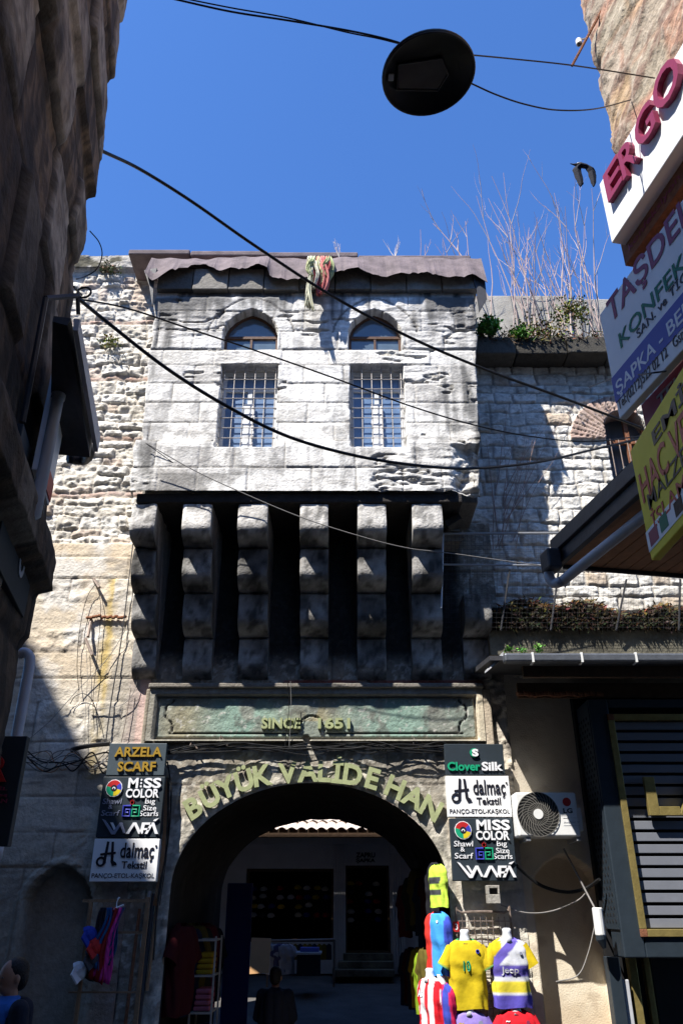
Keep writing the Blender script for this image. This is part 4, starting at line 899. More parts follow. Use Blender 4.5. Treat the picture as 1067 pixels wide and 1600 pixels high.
def color_items(sc, dim, dots):
    W1, W2 = 'letter_white', ('letter_grey' if dim else 'letter_white'); r = .085 * sc
    ms = [('t', 'M', .42, .80, .58, .97, .03, .02, .0, W1), ('t', 'SS', .67, .80, .95, .97, .03, .02, .0, W1)] + ([('w', .625, v, 0, .011, 0, 360, .012, W1) for v in (.83, .885, .94)] if dots else [('t', 'I', .60, .80, .645, .97, .03, .02, 0, W1)])
    return ms + [('t', 'COLOR', .40, .64, .93, .79, .025, .02, 0, W1), ('w', .20, .80, .30 * r, r, 40, 165, .02, 'letter_red'), ('w', .20, .80, .30 * r, r, 165, 270, .02, 'letter_green'), ('w', .20, .80, .30 * r, r, 270, 345, .02, 'letter_yellow'), ('w', .20, .80, .30 * r, r, -15, 40, .02, 'letter_blue'), ('w', .20, .80, r, r * 1.10, 0, 360, .018, 'letter_white'), ('w', .20, .80, 0, r * .42, 0, 360, .022, 'letter_black'), ('w', .20, .79, r * .12, r * .22, -30, 200, .025, 'letter_white'),
        ('t', 'Shawl', .04, .54, .34, .63, .006, .008, .1, W2), ('t', '&', .14, .46, .21, .53, .006, .008, 0, W2), ('t', 'Scarf', .04, .35, .33, .44, .006, .008, .1, W2),
        ('t', 'Big', .72, .52, .88, .63, .006, .008, 0, W1), ('t', 'Size', .70, .435, .91, .52, .006, .008, 0, W1), ('t', 'Scarfs', .65, .345, .95, .43, .006, .008, 0, W1),
        ('l', [(.50, .51), (.385, .51), (.385, .34), (.50, .34), (.50, .45), (.43, .45), (.43, .40), (.47, .40)], .010, .01, 'letter_blue'), ('l', [(.53, .51), (.645, .51), (.645, .34), (.53, .34), (.53, .45), (.60, .45), (.60, .40), (.56, .40)], .010, .01, 'letter_green'), ('w', .515, .565, 0, .022, 0, 360, .012, 'letter_red'), ('p', [(.48, .60), (.50, .575), (.515, .62), (.53, .575), (.55, .60), (.53, .54), (.50, .54)], .012, 'letter_red'),
        ('p', [(.07, .30), (.12, .28), (.27, .10), (.36, .24), (.40, .24), (.47, .07), (.43, .07), (.375, .19), (.30, .05), (.25, .05)], .02, W2 if dim else W1), ('p', [(.21, .24), (.25, .24), (.30, .15), (.285, .11)], .02, W1),
        ('p', [(.47, .06), (.52, .06), (.595, .2), (.67, .06), (.72, .06), (.62, .24), (.57, .24)], .02, W1), ('p', [(.69, .06), (.735, .06), (.745, .12), (.83, .12), (.835, .15), (.75, .15), (.755, .205), (.86, .205), (.865, .24), (.71, .24)], .02, W1), ('p', [(.77, .06), (.81, .06), (.875, .19), (.93, .06), (.98, .06), (.90, .24), (.85, .24)], .02, W1), ('p', [(.88, .265), (.92, .26), (.97, .31), (.90, .29)], .02, W1)]
def tekstil_items():
    K = 'letter_black'
    return [('w', .14, .46, .030, .052, 0, 360, .009, K), ('p', [(.17, .42), (.215, .42), (.235, .92), (.20, .93)], .008, K), ('p', [(.12, .60), (.12, .65), (.35, .69), (.35, .64)], .007, K), ('p', [(.29, .45), (.27, .92), (.305, .92), (.33, .48), (.37, .44), (.39, .38), (.32, .36)], .01, K),
        ('t', 'dalmaç', .42, .46, .93, .90, .012, .008, 0, K), ('w', .955, .82, .006, .011, 0, 360, .01, K), ('t', 'Tekstil', .46, .30, .84, .47, .015, .006, 0, K), ('t', 'PANÇO-ETOL-KAŞKOL', .03, .06, .97, .2, .006, .004, 0, K)]
px_sign('shop_sign', 'grey panel with gold capitals at the top of the left sign stack', (169, 1161), (259, 1212), 'sign_grey', [('t', 'ARZELA', .11, .57, .93, .87, .025, .02, 0, 'letter_gold'), ('t', 'SCARF', .19, .12, .85, .42, .025, .02, 0, 'letter_gold')])
px_sign('shop_sign', 'dark panel with colour wheel logo in the middle of the left sign stack', (156, 1213), (254, 1309), 'sign_slate', color_items(1, True, True), Y=9.26)
px_sign('shop_sign', 'white panel with black script at the bottom of the left sign stack', (144, 1310), (247, 1378), 'sign_white', tekstil_items(), Y=9.26)
px_sign('shop_sign', 'slate panel with green and white name at the top of the right sign stack', (695, 1162), (787, 1211), 'sign_slate', [('w', .5, .70, .026, .05, 45, 315, .02, 'letter_green'), ('t', 'S', .46, .58, .57, .82, .05, .024, 0, 'letter_white'), ('t', 'Clover', .03, .13, .585, .41, .03, .018, 0, 'letter_green'), ('t', 'Silk', .61, .13, .96, .41, .03, .018, 0, 'letter_white')])
px_sign('shop_sign', 'white panel with black script in the middle of the right sign stack', (698, 1212), (797, 1277), 'sign_white', tekstil_items(), Y=9.26)
px_sign('shop_sign', 'slate panel with colour wheel logo at the bottom of the right sign stack', (705, 1278), (804, 1377), 'sign_slate', color_items(1, False, False), Y=9.26)
# ================================================================== air conditioner
YA = 9.06; ax0, ax1, az0_, az1_ = X_(807, 1272, YA), X_(903, 1272, YA), Z_(1307, YA), Z_(1238, YA)
ac = thing('air_conditioner', 'white outdoor air conditioning unit beside the right sign stack', 'air conditioner', ((ax0 + ax1) / 2, YA + .15, az0_))
m_ = MB(); m_.box(ax0, ax1, YA, YA + .32, az0_, az1_); m_.build('casing', 'white_metal', ac, bevel=.018)
m_ = MB(); m_.box(ax1 + .002, ax1 + .055, YA + .06, YA + .25, az0_ + .06, az0_ + .3); m_.build('valve_cover', 'white_metal', ac, bevel=.012)
fc = Vector((X_(840, 1272, YA), YA, (az0_ + az1_) / 2)); fr_ = .225
m_ = MB(); m_.tube([fc - EY * .004, fc + EY * .0], fr_, 36); m_.build('fan_opening', 'fan_dark', ac)
m_ = MB()
for k in range(30):
    a = k * 2 * math.pi / 30; m_.tube([fc - EY * .012 + Vector((math.cos(a + s * .9), 0, math.sin(a + s * .9))) * (fr_ * (.22 + .78 * s)) for s in (0, .25, .5, .75, 1)], .0032, 4)
for rr2 in (.5, .75, 1.0): m_.tube([fc - EY * .012 + Vector((math.cos(a), 0, math.sin(a))) * fr_ * rr2 for a in np.linspace(0, 2 * math.pi, 37)], .004 if rr2 == 1 else .0025, 4, False)
m_.build('fan_grille', 'fan_grille', ac)
m_ = MB(); m_.tube([fc - EY * .022, fc - EY * .006], .052, 18); m_.build('fan_hub', 'white_metal', ac)
m_ = MB(); c_ = Vector((X_(885, 1255, YA), YA, Z_(1253, YA))); m_.tube([c_ - EY * .004, c_], .045, 20); m_.build('emblem', 'letter_red', ac)
m_ = MB(); put_text(m_, 'LG', (0, YA, 0), EX, EZ, -EY, c_.x - .05, c_.z - .115, c_.x + .05, c_.z - .065, .0, .004, .03); m_.build('lettering', 'letter_black', ac)
m_ = MB(); put_text(m_, 'Inverter V', (0, YA, 0), EX, EZ, -EY, c_.x - .06, c_.z - .215, c_.x + .11, c_.z - .195, .0, .003, .02)
for q in (.165, .24): m_.box(c_.x - .06, c_.x + .11, YA - .003, YA, c_.z - q, c_.z - q + .003)
m_.build('lettering', 'pipe_grey', ac)
for q in (.08, .62): m_ = MB(); m_.box(ax0 + q, ax0 + q + .05, YA + .02, 9.5, az0_ - .045, az0_ - .003); m_.build('bracket', 'galvanised', ac, bevel=.006)
# flood lamp box under the right signs
fl = thing('junction_lamp', 'small grey box lamp below the right sign stack', 'lamp', tuple(P(771, 1413, 9.2))); x0, x1, z0, z1 = X_(762, 1398, 9.15), X_(781, 1398, 9.15), Z_(1412, 9.15), Z_(1383, 9.15)
m_ = MB(); m_.box(x0, x1, 9.15, 9.3, z0, z0 + (z1 - z0) * .5); m_.box(x0, x0 + .02, 9.15, 9.3, z0 + (z1 - z0) * .502, z1); m_.box(x1 - .02, x1, 9.15, 9.3, z0 + (z1 - z0) * .502, z1); m_.box(x0 + .021, x1 - .021, 9.15, 9.3, z1 - .03, z1); m_.build('housing', 'concrete', fl, bevel=.006)
m_ = MB(); m_.box(x0 + .02, x1 - .02, 9.22, 9.24, z0 + (z1 - z0) * .5, z1 - .03); m_.build('window', 'lamp_glass', fl)
m_ = MB(); m_.tube([((x0 + x1) / 2, 9.3, (z0 + z1) / 2), ((x0 + x1) / 2, 9.5, (z0 + z1) / 2)], .02, 8); m_.build('bracket', 'iron', fl)
# ================================================================== house behind the viewer closes the street
nb = MB(); nb.box(-14, 14, -22, -15, 0, 8); nb.box(-3.2, -2.2, -15.2, -14.98, 0, 2.2); nbo = nb.build('corner_house', 'dark_stone', loc=(0, -18, 0)); reg(nbo, 'dark house closing the street behind the viewer', 'house')
for sx_, lb in ((-1, 'left'), (1, 'right')):
    m_ = MB(); xa = 4.6 * sx_; m_.box(min(xa, xa + 3 * sx_), max(xa, xa + 3 * sx_), 13.52, 24, .3, 9.0); m_.box(min(xa, xa - .15 * sx_), max(xa, xa - .15 * sx_), 13.6, 17.2, 8.7, 9.0); o = m_.build('courtyard_wing', 'dark_stone', loc=(xa, 16, .3)); reg(o, 'tall dark wing closing the %s side of the courtyard' % lb, 'building')
# ================================================================== courtyard shop seen through the arch
YC_ = 18.0; FZ = .75
yc = thing('courtyard_shop', 'low white hat shop with tiled roof across the courtyard', 'shop', (0.5, YC_, FZ))
m_ = MB(); w0, w1 = X_(383, 1410, YC_), X_(521, 1410, YC_); d0, d1 = X_(539, 1410, YC_), X_(609, 1410, YC_); wt, wb = Z_(1357, YC_), Z_(1472, YC_); dt, db = Z_(1352, YC_), Z_(1490, YC_); ez = Z_(1302, YC_)
m_.box(-6, w0, YC_, YC_ + .3, FZ, ez); m_.box(w0, w1, YC_, YC_ + .3, wt, ez); m_.box(w0, w1, YC_, YC_ + .3, FZ, wb); m_.box(w1, d0, YC_, YC_ + .3, FZ, ez); m_.box(d0, d1, YC_, YC_ + .3, dt, ez); m_.box(d0, d1, YC_, YC_ + .3, FZ, db); m_.box(d1, 7, YC_, YC_ + .3, FZ, ez); m_.box(-6, 7, YC_ - .12, YC_ - .002, ez - .22, ez - .1); m_.build('wall', 'court_white', yc)
m_ = MB(); m_.box(-6, 7, YC_ + 1.6, YC_ + 1.7, FZ, ez); m_.box(-6, 7, YC_ + .31, YC_ + 1.6, FZ - .1, FZ + .35); m_.box(-6, -5.9, YC_, 23, FZ, ez); m_.box(6.9, 7, YC_, 23, FZ, ez); m_.build('interior', 'gap_black', yc)
rt = MB(); y0, z0, y1, z1 = YC_ - .6, ez - .02, YC_ + 4.5, ez + 2.4; nrow = 14
for r in range(nrow):
    a = r / nrow; b_ = (r + 1.25) / nrow; ya, za, yb, zb_ = y0 + (y1 - y0) * a, z0 + (z1 - z0) * a, y0 + (y1 - y0) * b_, z0 + (z1 - z0) * b_
    x = -4.0 + (r % 2) * .02
    while x < 4.5:
        vs = []
        for k in range(7):
            t = k / 6; hh = .05 * math.sin(math.pi * t); j = random.uniform(-.006, .006)
            vs += [(x + .2 * t, ya + j, za + hh + .04), (x + .2 * t, yb, zb_ + hh)]
        rt.add(vs, [(2 * k, 2 * k + 2, 2 * k + 3, 2 * k + 1) for k in range(6)]); x += .205
rt.build('tiled_roof', 'tile_clay', yc)
m_ = MB(); m_.add([(-6, y0 + .05, z0 - .03), (7, y0 + .05, z0 - .03), (7, y1, z1 - .05), (-6, y1, z1 - .05)], [(0, 1, 2, 3)]); m_.box(-6, 7, y0, y0 + .08, z0 - .10, z0 - .02); m_.box(-6, 7, y1, y1 + .2, FZ, z1); m_.build('eave', 'dark_wood', yc)
for (a, b_, c_, d_) in ((w0, w1, wb, wt), (d0, d1, db, dt)):
    m_ = MB(); m_.box(a + .05, b_ - .05, YC_ + .2, YC_ + .21, c_ + .05, d_ - .05); fr = MB(); fr.box(a, a + .05, YC_ + .1, YC_ + .25, c_, d_); fr.box(b_ - .05, b_, YC_ + .1, YC_ + .25, c_, d_); fr.box(a + .05, b_ - .05, YC_ + .1, YC_ + .25, d_ - .05, d_); fr.box(a + .05, b_ - .05, YC_ + .1, YC_ + .25, c_, c_ + .05); fr.build('window_frame', 'dark_wood', yc)
for px in (531, 622):
    m_ = MB(); x = X_(px, 1410, YC_); hw = .12
    for k in range(5): m_.box(x - hw + k * .05, x - hw + k * .05 + .036, YC_ - .12, YC_ - .002, FZ, ez - .25)
    m_.box(x - hw - .04, x + hw + .04, YC_ - .16, YC_ - .001, ez - .42, ez - .24) if px > 600 else None
    m_.build('pilaster', 'court_white', yc, bevel=.006)
for k in range(3):
    m_ = MB(); m_.box(X_(520 + 8 * k, 1500, YC_), X_(612, 1500, YC_), YC_ - .9 + .3 * k, YC_ - .002, FZ + .12 * k + (.002 if k else 0), FZ + .12 * (k + 1)); m_.build('step', 'old_concrete', yc, bevel=.01)
for t, y in (('ZAPRU', 1336), ('ŞAPKA', 1345)):
    m_ = MB(); put_text(m_, t, (0, YC_, 0), EX, EZ, -EY, X_(556, y, YC_), Z_(y + 4, YC_), X_(586, y, YC_), Z_(y - 4, YC_), .002, .02, .04); m_.build('lettering', 'letter_black', yc)
# caps on display
cap_cols = [(.55, .55, .55), (.03, .03, .035), (.5, .36, .02), (.03, .05, .3), (.4, .03, .03), (.5, .48, .42), (.06, .06, .07), (.6, .6, .62)]
caps = []
for ci, cc in enumerate(cap_cols):
    me_ = MB(); me_.col = cc
    vs = [];
    for j in range(5):
        t = math.pi / 2 * j / 4
        for i in range(10): a = 2 * math.pi * i / 10; vs.append((.085 * math.cos(t) * math.cos(a), .085 * math.cos(t) * math.sin(a), .075 * math.sin(t)))
    me_.add(vs, [(j * 10 + i, j * 10 + (i + 1) % 10, (j + 1) * 10 + (i + 1) % 10, (j + 1) * 10 + i) for j in range(4) for i in range(10)])
    me_.add([(-.06, -.06, 0), (.06, -.06, 0), (.05, -.15, -.02), (-.05, -.15, -.02), (-.06, -.06, .012), (.06, -.06, .012), (.05, -.15, -.008), (-.05, -.15, -.008)], [(0, 1, 2, 3), (4, 5, 6, 7), (2, 3, 7, 6), (1, 2, 6, 5), (0, 3, 7, 4)])
    caps.append(me_)
capo = []
def put_cap(loc, ci, label, group):
    if len(capo) <= ci or capo[ci] is None:
        pass
    if ci not in capd:
        o = caps[ci].build('cap', 'cloth', loc=(0, 0, 0), smooth=False); capd[ci] = o
    else:
        o = capd[ci].copy(); C.objects.link(o)
    o.location = loc; return reg(o, label, 'cap', group)
capd = {}; rr = random.Random(21)
for (a, b_, c_, d_, nm) in ((w0, w1, Z_(1432, YC_), wt - .12, 'wide window'), (d0, d1, Z_(1440, YC_), dt - .12, 'shop door')):
    nxx = int((b_ - a) / .19); nz = int((d_ - c_) / .17)
    for i in range(nxx):
        for j in range(nz):
            if rr.random() < .15: continue
            put_cap((a + .12 + i * .19 + rr.uniform(-.03, .03), YC_ + .5, c_ + j * .17 + rr.uniform(-.02, .02)), rr.randrange(8), 'small cap hung in the rows behind the %s of the hat shop' % nm, 'caps behind the %s' % nm)
# ------------------------------------------------------------------ shirts
def sw(z): return float(np.interp(z, [-.66, -.6, -.4, -.22, -.12, -.05, -.02, 0], [.192, .195, .19, .205, .205, .17, .11, .07]))
def sd(z): return float(np.interp(z, [-.66, -.6, -.4, -.22, -.12, -.05, -.02, 0], [.085, .085, .09, .115, .105, .08, .065, .055]))
def sfold(a, z, seed):
    return .011 * math.sin(a * 5 + seed + z * 5 + 1.5 * math.sin(z * 9 + seed)) * min(1, max(0, (-.12 - z) * 2.5)) + .006 * math.sin(a * 8 + z * 17 + seed * 2) + .006 * math.sin(z * 38 + a * 3 * math.cos(seed)) * max(0, 1 - abs(z + .3) / .25)
def make_shirt(colf, seed=0, flat=1.0, sleeves=True):
    m_ = MB(); r = random.Random(seed); NA = 56; zs = [-.64 + .62 * k / 30 for k in range(31)] + [-.008, 0.0]
    vs = []; cols = []
    for z in zs:
        for i in range(NA):
            a = 2 * math.pi * i / NA; w_, d_ = sw(z), sd(z) * flat
            fold = sfold(a, z, seed)
            x, y = (w_ + fold) * math.copysign(abs(math.sin(a)) ** .85, math.sin(a)), -(d_ + fold) * math.copysign(abs(math.cos(a)) ** .85, math.cos(a))
            vs.append((x, y, z - (.03 if y < 0 and z > -.02 else 0) + (.008 * math.sin(a * 3) if z < -.62 else 0))); cols.append(colf('body', x, z, y < 0))
    m_.add(vs, [(j * NA + i, j * NA + (i + 1) % NA, (j + 1) * NA + (i + 1) % NA, (j + 1) * NA + i) for j in range(len(zs) - 1) for i in range(NA)])
    m_.cols += cols
    if sleeves:
        for s in (1, -1):
            A = Vector((s * .135, 0, -.085)); B = Vector((s * .238, -.01, -.27)); ax = (B - A).normalized(); u = EY; v = ax.cross(u); vs = []; cols = []
            for j in range(9):
                t = j / 8; c_ = A.lerp(B, t); rad = .068 + .01 * t
                for i in range(18):
                    a = 2 * math.pi * i / 18; fo = 1 + .06 * math.sin(3 * a + seed + 4 * t); p = c_ + (u * math.cos(a) * rad * .85 * flat + v * math.sin(a) * rad) * fo; vs.append(p); cols.append(colf('sleeve', p.x, t, True))
            m_.add(vs, [(j * 18 + i, j * 18 + (i + 1) % 18, (j + 1) * 18 + (i + 1) % 18, (j + 1) * 18 + i) for j in range(8) for i in range(18)]); m_.cols += cols
    return m_
def place_shirt(name, label, colf, loc, rz=0, seed=0, texts=(), form=True, flat=1.0, sc=1.0, cat='shirt', group=None, sleeves=True):
    t = thing(name, label, cat, (0, 0, 0), group); so = make_shirt(colf, seed, flat, sleeves).build('shirt', 'cloth', t, smooth=True)
    if form:
        m_ = MB(); m_.tube([(0, .01, -.05), (0, .008, .0), (0, .004, .045), (0, .0, .075), (0, 0, .085)], [.075, .052, .045, .047, .03], 14); m_.build('neck_form', 'mannequin', t, smooth=True)
    g = {}
    for it in texts:
        s, x0, z0, x1, z1, bold, mt = it; m_ = g.setdefault(mt, MB())
        def shp(p, zn):
            q = min(.98, abs(p.x) / sw(p.z)); a = math.copysign(math.asin(q ** (1 / .85)), p.x); return Vector((p.x, -(sd(p.z) * flat + sfold(a % (2 * math.pi), p.z, seed)) * math.cos(a) ** .85 - .007 - .003 * zn, p.z))
        if s == 'dot':
            for k in range(1): m_.tube([shp(Vector(((x0 + x1) / 2, 0, (z0 + z1) / 2)), 0) + EY * .002, shp(Vector(((x0 + x1) / 2, 0, (z0 + z1) / 2)), 0) - EY * .006], (x1 - x0) / 2, 14)
        else: put_text(m_, s, (0, 0, 0), EX, EZ, -EY, x0, z0, x1, z1, 0, .001, bold, shape=shp)
    for k, m_ in g.items(): m_.build('lettering', k, t)
    t.location = loc; t.rotation_euler = (0, 0, rz); t.scale = (sc, sc, sc); return t
Y1 = (.58, .43, .02); WHT = (.62, .63, .67); PUR = (.13, .10, .42); LIL = (.26, .19, .5); RED = (.6, .02, .03)
YJ = 9.22
def loc_(px, py, Y): return tuple(P(px, py, Y))
def c_yel(p, x, z, f): return ((.05, .3, .12) if (p == 'sleeve' and z > .92) or (p == 'body' and z > -.012) else Y1)
place_shirt('football_shirt', 'yellow football shirt with green number 10 on a white form', c_yel, loc_(726, 1466, YJ), 0, 1, [('10', -.045, -.30, .03, -.205, .03, 'letter_green'), ('dot', .095, -.14, .135, -.1, 0, 'letter_blue'), ('dot', .103, -.132, .127, -.108, 0, 'letter_white')], sc=.97, flat=.72)
def c_jeep(p, x, z, f):
    if p == 'sleeve': return Y1
    if z < -.52: return (.10, .08, .40)
    if z < -.505: return WHT
    if z < -.40: return (.68, .56, .05)
    if z < -.36: return WHT
    if z < -.26: return PUR
    dg = z - .96 * x + .08
    if abs(dg) < .058: return PUR
    if dg > .058 and x < -.08: return Y1
    return WHT
place_shirt('football_shirt', 'white and violet banded football shirt reading Jeep across the chest', c_jeep, loc_(792, 1464, YJ), 0, 2, [('Jeep', -.105, -.348, .075, -.27, .012, 'letter_white'), ('dot', .10, -.2, .13, -.1, 0, 'letter_grey')], sc=.97, flat=.72)
place_shirt('football_shirt', 'lilac football shirt on the lower row left of the red one', lambda p, x, z, f: LIL if p == 'body' else ((.2, .14, .45) if z < .85 else (.1, .2, .5)), loc_(732, 1578, YJ), 0, 3, [('3', -.05, -.26, .07, -.15, .01, 'letter_white'), ('dot', .08, -.13, .125, -.085, 0, 'letter_grey'), ('~', -.12, -.12, -.07, -.10, .03, 'letter_gold')], sc=.97, flat=.72)
place_shirt('football_shirt', 'red football shirt on the lower row right of the lilac one', lambda p, x, z, f: RED, loc_(805, 1576, YJ), 0, 4, [('~', -.12, -.11, -.08, -.095, .03, 'letter_white'), ('dot', .085, -.13, .12, -.095, 0, 'letter_maroon'), ('Standard', -.11, -.24, .11, -.2, .02, 'letter_white')], sc=.97, flat=.72)
place_shirt('football_shirt', 'red and sky blue halved football shirt turned sideways at the arch edge', lambda p, x, z, f: (.62, .04, .03) if x < -.05 else ((.05, .08, .45) if x > .16 else (.06, .3, .72)), loc_(683, 1424, 9.36), -.95, 5, [('dot', .06, -.12, .09, -.09, 0, 'letter_white')], form=False, sc=.92, flat=.8, sleeves=False)
place_shirt('football_shirt', 'red and white striped football shirt below the halved one at the arch edge', lambda p, x, z, f: ((.62, .02, .03) if math.sin(x * 42 + 1) > 0 else (.8, .8, .82)), loc_(671, 1526, 9.36), -1.0, 6, [('AS', -.14, -.2, -.04, -.13, .02, 'letter_white')], sc=.9, flat=.7, sleeves=False)
place_shirt('football_shirt', 'blue and crimson striped football shirt beside the red and white one', lambda p, x, z, f: ((.5, .02, .08) if math.sin(x * 36) > 0 else (.05, .07, .38)), loc_(689, 1534, 9.30), -1.0, 7, [], sc=.9, flat=.7, sleeves=False)
place_shirt('safety_vest', 'lime yellow safety vest with grey bands hanging high at the arch edge', lambda p, x, z, f: (.06, .065, .07) if (-.46 < z < -.38 or -.3 < z < -.19) and abs(x + .03) < .15 else (.52, .72, .08), loc_(683, 1350, 9.37), -.95, 8, [], form=False, cat='vest', sleeves=False, sc=.66, flat=.7)
dcol = [(.02, .02, .025), (.05, .01, .012), (.02, .025, .05), (.1, .08, .02), (.03, .035, .03), (.12, .02, .03)]
dn = ['black', 'dark red', 'navy', 'mustard', 'dark olive', 'crimson']
for k in range(6):
    place_shirt('hanging_shirt', '%s shirt hanging inside the gateway on its right wall' % dn[k], lambda p, x, z, f, k=k: dcol[k], tuple(P(676 - k * 9, 1345 + 8 * (k % 3) + k * 4, 9.75 + .42 * k)), -1.35, 20 + k, [], form=False, flat=.7, sc=1.0)
    place_shirt('hanging_shirt', '%s shirt on the lower rail inside the gateway on its right wall' % dn[(k + 3) % 6], lambda p, x, z, f, k=k: ((.2, .3, .02) if k == 1 else (.35, .22, .01) if k == 2 else dcol[(k + 3) % 6]), tuple(P(664 - k * 6, 1480 + 6 * (k % 2), 9.8 + .4 * k)), -1.35, 30 + k, [], form=False, flat=.7, sc=.95)
    place_shirt('hanging_coat', '%s coat hanging inside the gateway on its left wall' % dn[(k + 1) % 6], lambda p, x, z, f, k=k: dcol[(k + 1) % 6], tuple(P(288 + k * 9, 1442 + 5 * (k % 2), 9.8 + .4 * k)), 1.3, 40 + k, [], form=False, flat=.8, sc=1.35, cat='coat')
# wire display grid behind the shirts
wg = MB(); x0, x1, z1 = X_(716, 1500, 9.38), X_(803, 1500, 9.38), Z_(1426, 9.38)
for k in range(10): x = x0 + (x1 - x0) * k / 9; wg.tube([(x, 9.38, .1), (x, 9.38, z1 - .04)], .004, 5)
for k in range(26): z = .12 + (z1 - .2) * k / 25; wg.tube([(x0, 9.385, z), (x1, 9.385, z)], .004, 5)
wg.tube(smooth_path([(x0, 9.38, .05), (x0, 9.38, z1 - .08), (x0 + .06, 9.38, z1), (x1 - .06, 9.38, z1), (x1, 9.38, z1 - .08), (x1, 9.38, .05)], 4), .012, 6)
wgo = wg.build('wire_grid', 'iron', loc=((x0 + x1) / 2, 9.38, 0)); reg(wgo, 'wire display grid leaning on the pier behind the football shirts', 'display grid')
nt = MB(); nt.box(X_(708, 1450, 9.36), X_(717, 1450, 9.36), 9.36, 9.375, Z_(1456, 9.36), Z_(1440, 9.36)); nto = nt.build('red_plate', 'letter_red'); reg(nto, 'small red number plate left of the yellow shirt neck', 'plate')
nt = MB(); put_text(nt, '3', (0, 9.36, 0), EX, EZ, -EY, X_(711, 1450, 9.36), Z_(1453, 9.36), X_(715, 1450, 9.36), Z_(1443, 9.36), .001, .003, .03); nt.build('lettering', 'letter_white', nto)
# ------------------------------------------------------------------ things standing in the gateway
sh = thing('shelf_rack', 'white wire shelf rack of folded clothes at the left gateway wall', 'shelf', (X_(322, 1500, 10.3), 10.3, .08)); x0, x1 = X_(308, 1500, 10.3), X_(338, 1500, 10.3)
m_ = MB()
for z in (.15, .5, .85, 1.2, 1.55): m_ = MB(); m_.box(x0, x1, 10.1, 10.6, z, z + .02); m_.build('shelf_board', 'concrete', sh)
for x in (x0 - .02, x1):
    for y in (10.1, 10.58): m_ = MB(); m_.box(x, x + .02, y, y + .02, .06, 1.6); m_.build('upright', 'concrete', sh)
fc_ = [('red', (.25, .02, .03)), ('navy', (.02, .03, .12)), ('pink', (.4, .12, .16)), ('yellow', (.4, .25, .02))]
for k, z in enumerate((.17, .52, .87, 1.22)):
    m_ = MB(); m_.col = fc_[k][1]
    for q in range(4): m_.box(x0 + .02 + .006 * q, x1 - .02 - .004 * (q % 2), 10.14, 10.5, z + .003 + q * .055, z + .05 + q * .055)
    o = m_.build('folded_clothes', 'cloth', bevel=.014); reg(o, 'stack of folded %s clothes on the white shelf rack' % fc_[k][0], 'clothes')
bp = MB(); bp.box(X_(352, 1450, 12.6), X_(392, 1450, 12.6), 12.6, 12.66, .3, Z_(1380, 12.6)); bpo = bp.build('blue_panel', 'dark_blue', bevel=.01); reg(bpo, 'deep blue upright board inside the gateway', 'board')
cb_ = MB(); cb_.hexa([P(390, 1522, 15.5), P(420, 1520, 15.7), P(420, 1520, 15.75), P(390, 1522, 15.55), P(393, 1465, 15.8), P(424, 1466, 16.0), P(424, 1466, 16.05), P(393, 1465, 15.85)]); cbo = cb_.build('cardboard_sheet', 'cardboard'); reg(cbo, 'tan cardboard sheet leaning in the courtyard', 'cardboard')
pt = thing('market_table', 'dark draped table with goods in the courtyard', 'table', tuple(P(480, 1523, 15.6))); a = P(463, 1525, 15.6); b_ = P(500, 1488, 15.6); m_ = MB(); m_.box(a.x, b_.x, 15.6, 16.2, a.z, b_.z - .04); m_.build('cloth_drape', 'dark_jacket', pt, bevel=.01); m_ = MB(); m_.box(a.x - .02, b_.x + .02, 15.58, 16.22, b_.z - .038, b_.z); m_.build('table_top', 'pipe_grey', pt, bevel=.006)
m_ = MB(); m_.box(a.x + .05, b_.x - .02, 15.7, 15.95, b_.z + .002, b_.z + .07); o = m_.build('pale_box', 'banner_violet', bevel=.01); reg(o, 'pale blue flat box lying on the courtyard table', 'box')
for k, (px, cc, nme) in enumerate(((430, (.5, .5, .55), 'white'), (440, (.1, .1, .2), 'navy'), (448, (.45, .45, .5), 'pale grey'))):
    place_shirt('courtyard_shirt', '%s shirt hanging over the low rail in the courtyard' % nme, lambda p, x, z, f, cc=cc: cc, tuple(P(px, 1474, 16.0)), .2, 50 + k, [], form=False, flat=.6, sc=.75)
m_ = MB(); q0, q1 = P(420, 1470, 16.3), P(522, 1468, 16.3); m_.tube([q0, q1], .02); m_.tube([q0, Vector((q0.x, 16.3, FZ - .1))], .02); m_.tube([q1, Vector((q1.x, 16.3, FZ - .1))], .02); o = m_.build('goods_rail', 'iron'); reg(o, 'low metal goods rail in front of the hat shop window', 'rail')
for k in range(9):
    m_ = MB(); m_.col = [(.3, .2, .02), (.2, .14, .03), (.05, .05, .06)][k % 3]; c_ = P(454 + k * 7.5, 1480, 16.3)
    m_.prism([(-.05, -.2), (.05, -.2), (.045, .03), (.0, .06), (-.045, .03)], c_, EX, EZ, EY, -.01, .01); o = m_.build('hanging_scarf', 'cloth'); reg(o, 'short scarf hung along the low goods rail in the courtyard', 'scarf', 'scarves on the goods rail')
lm = MB(); q = P(388, 1320, 13.2)
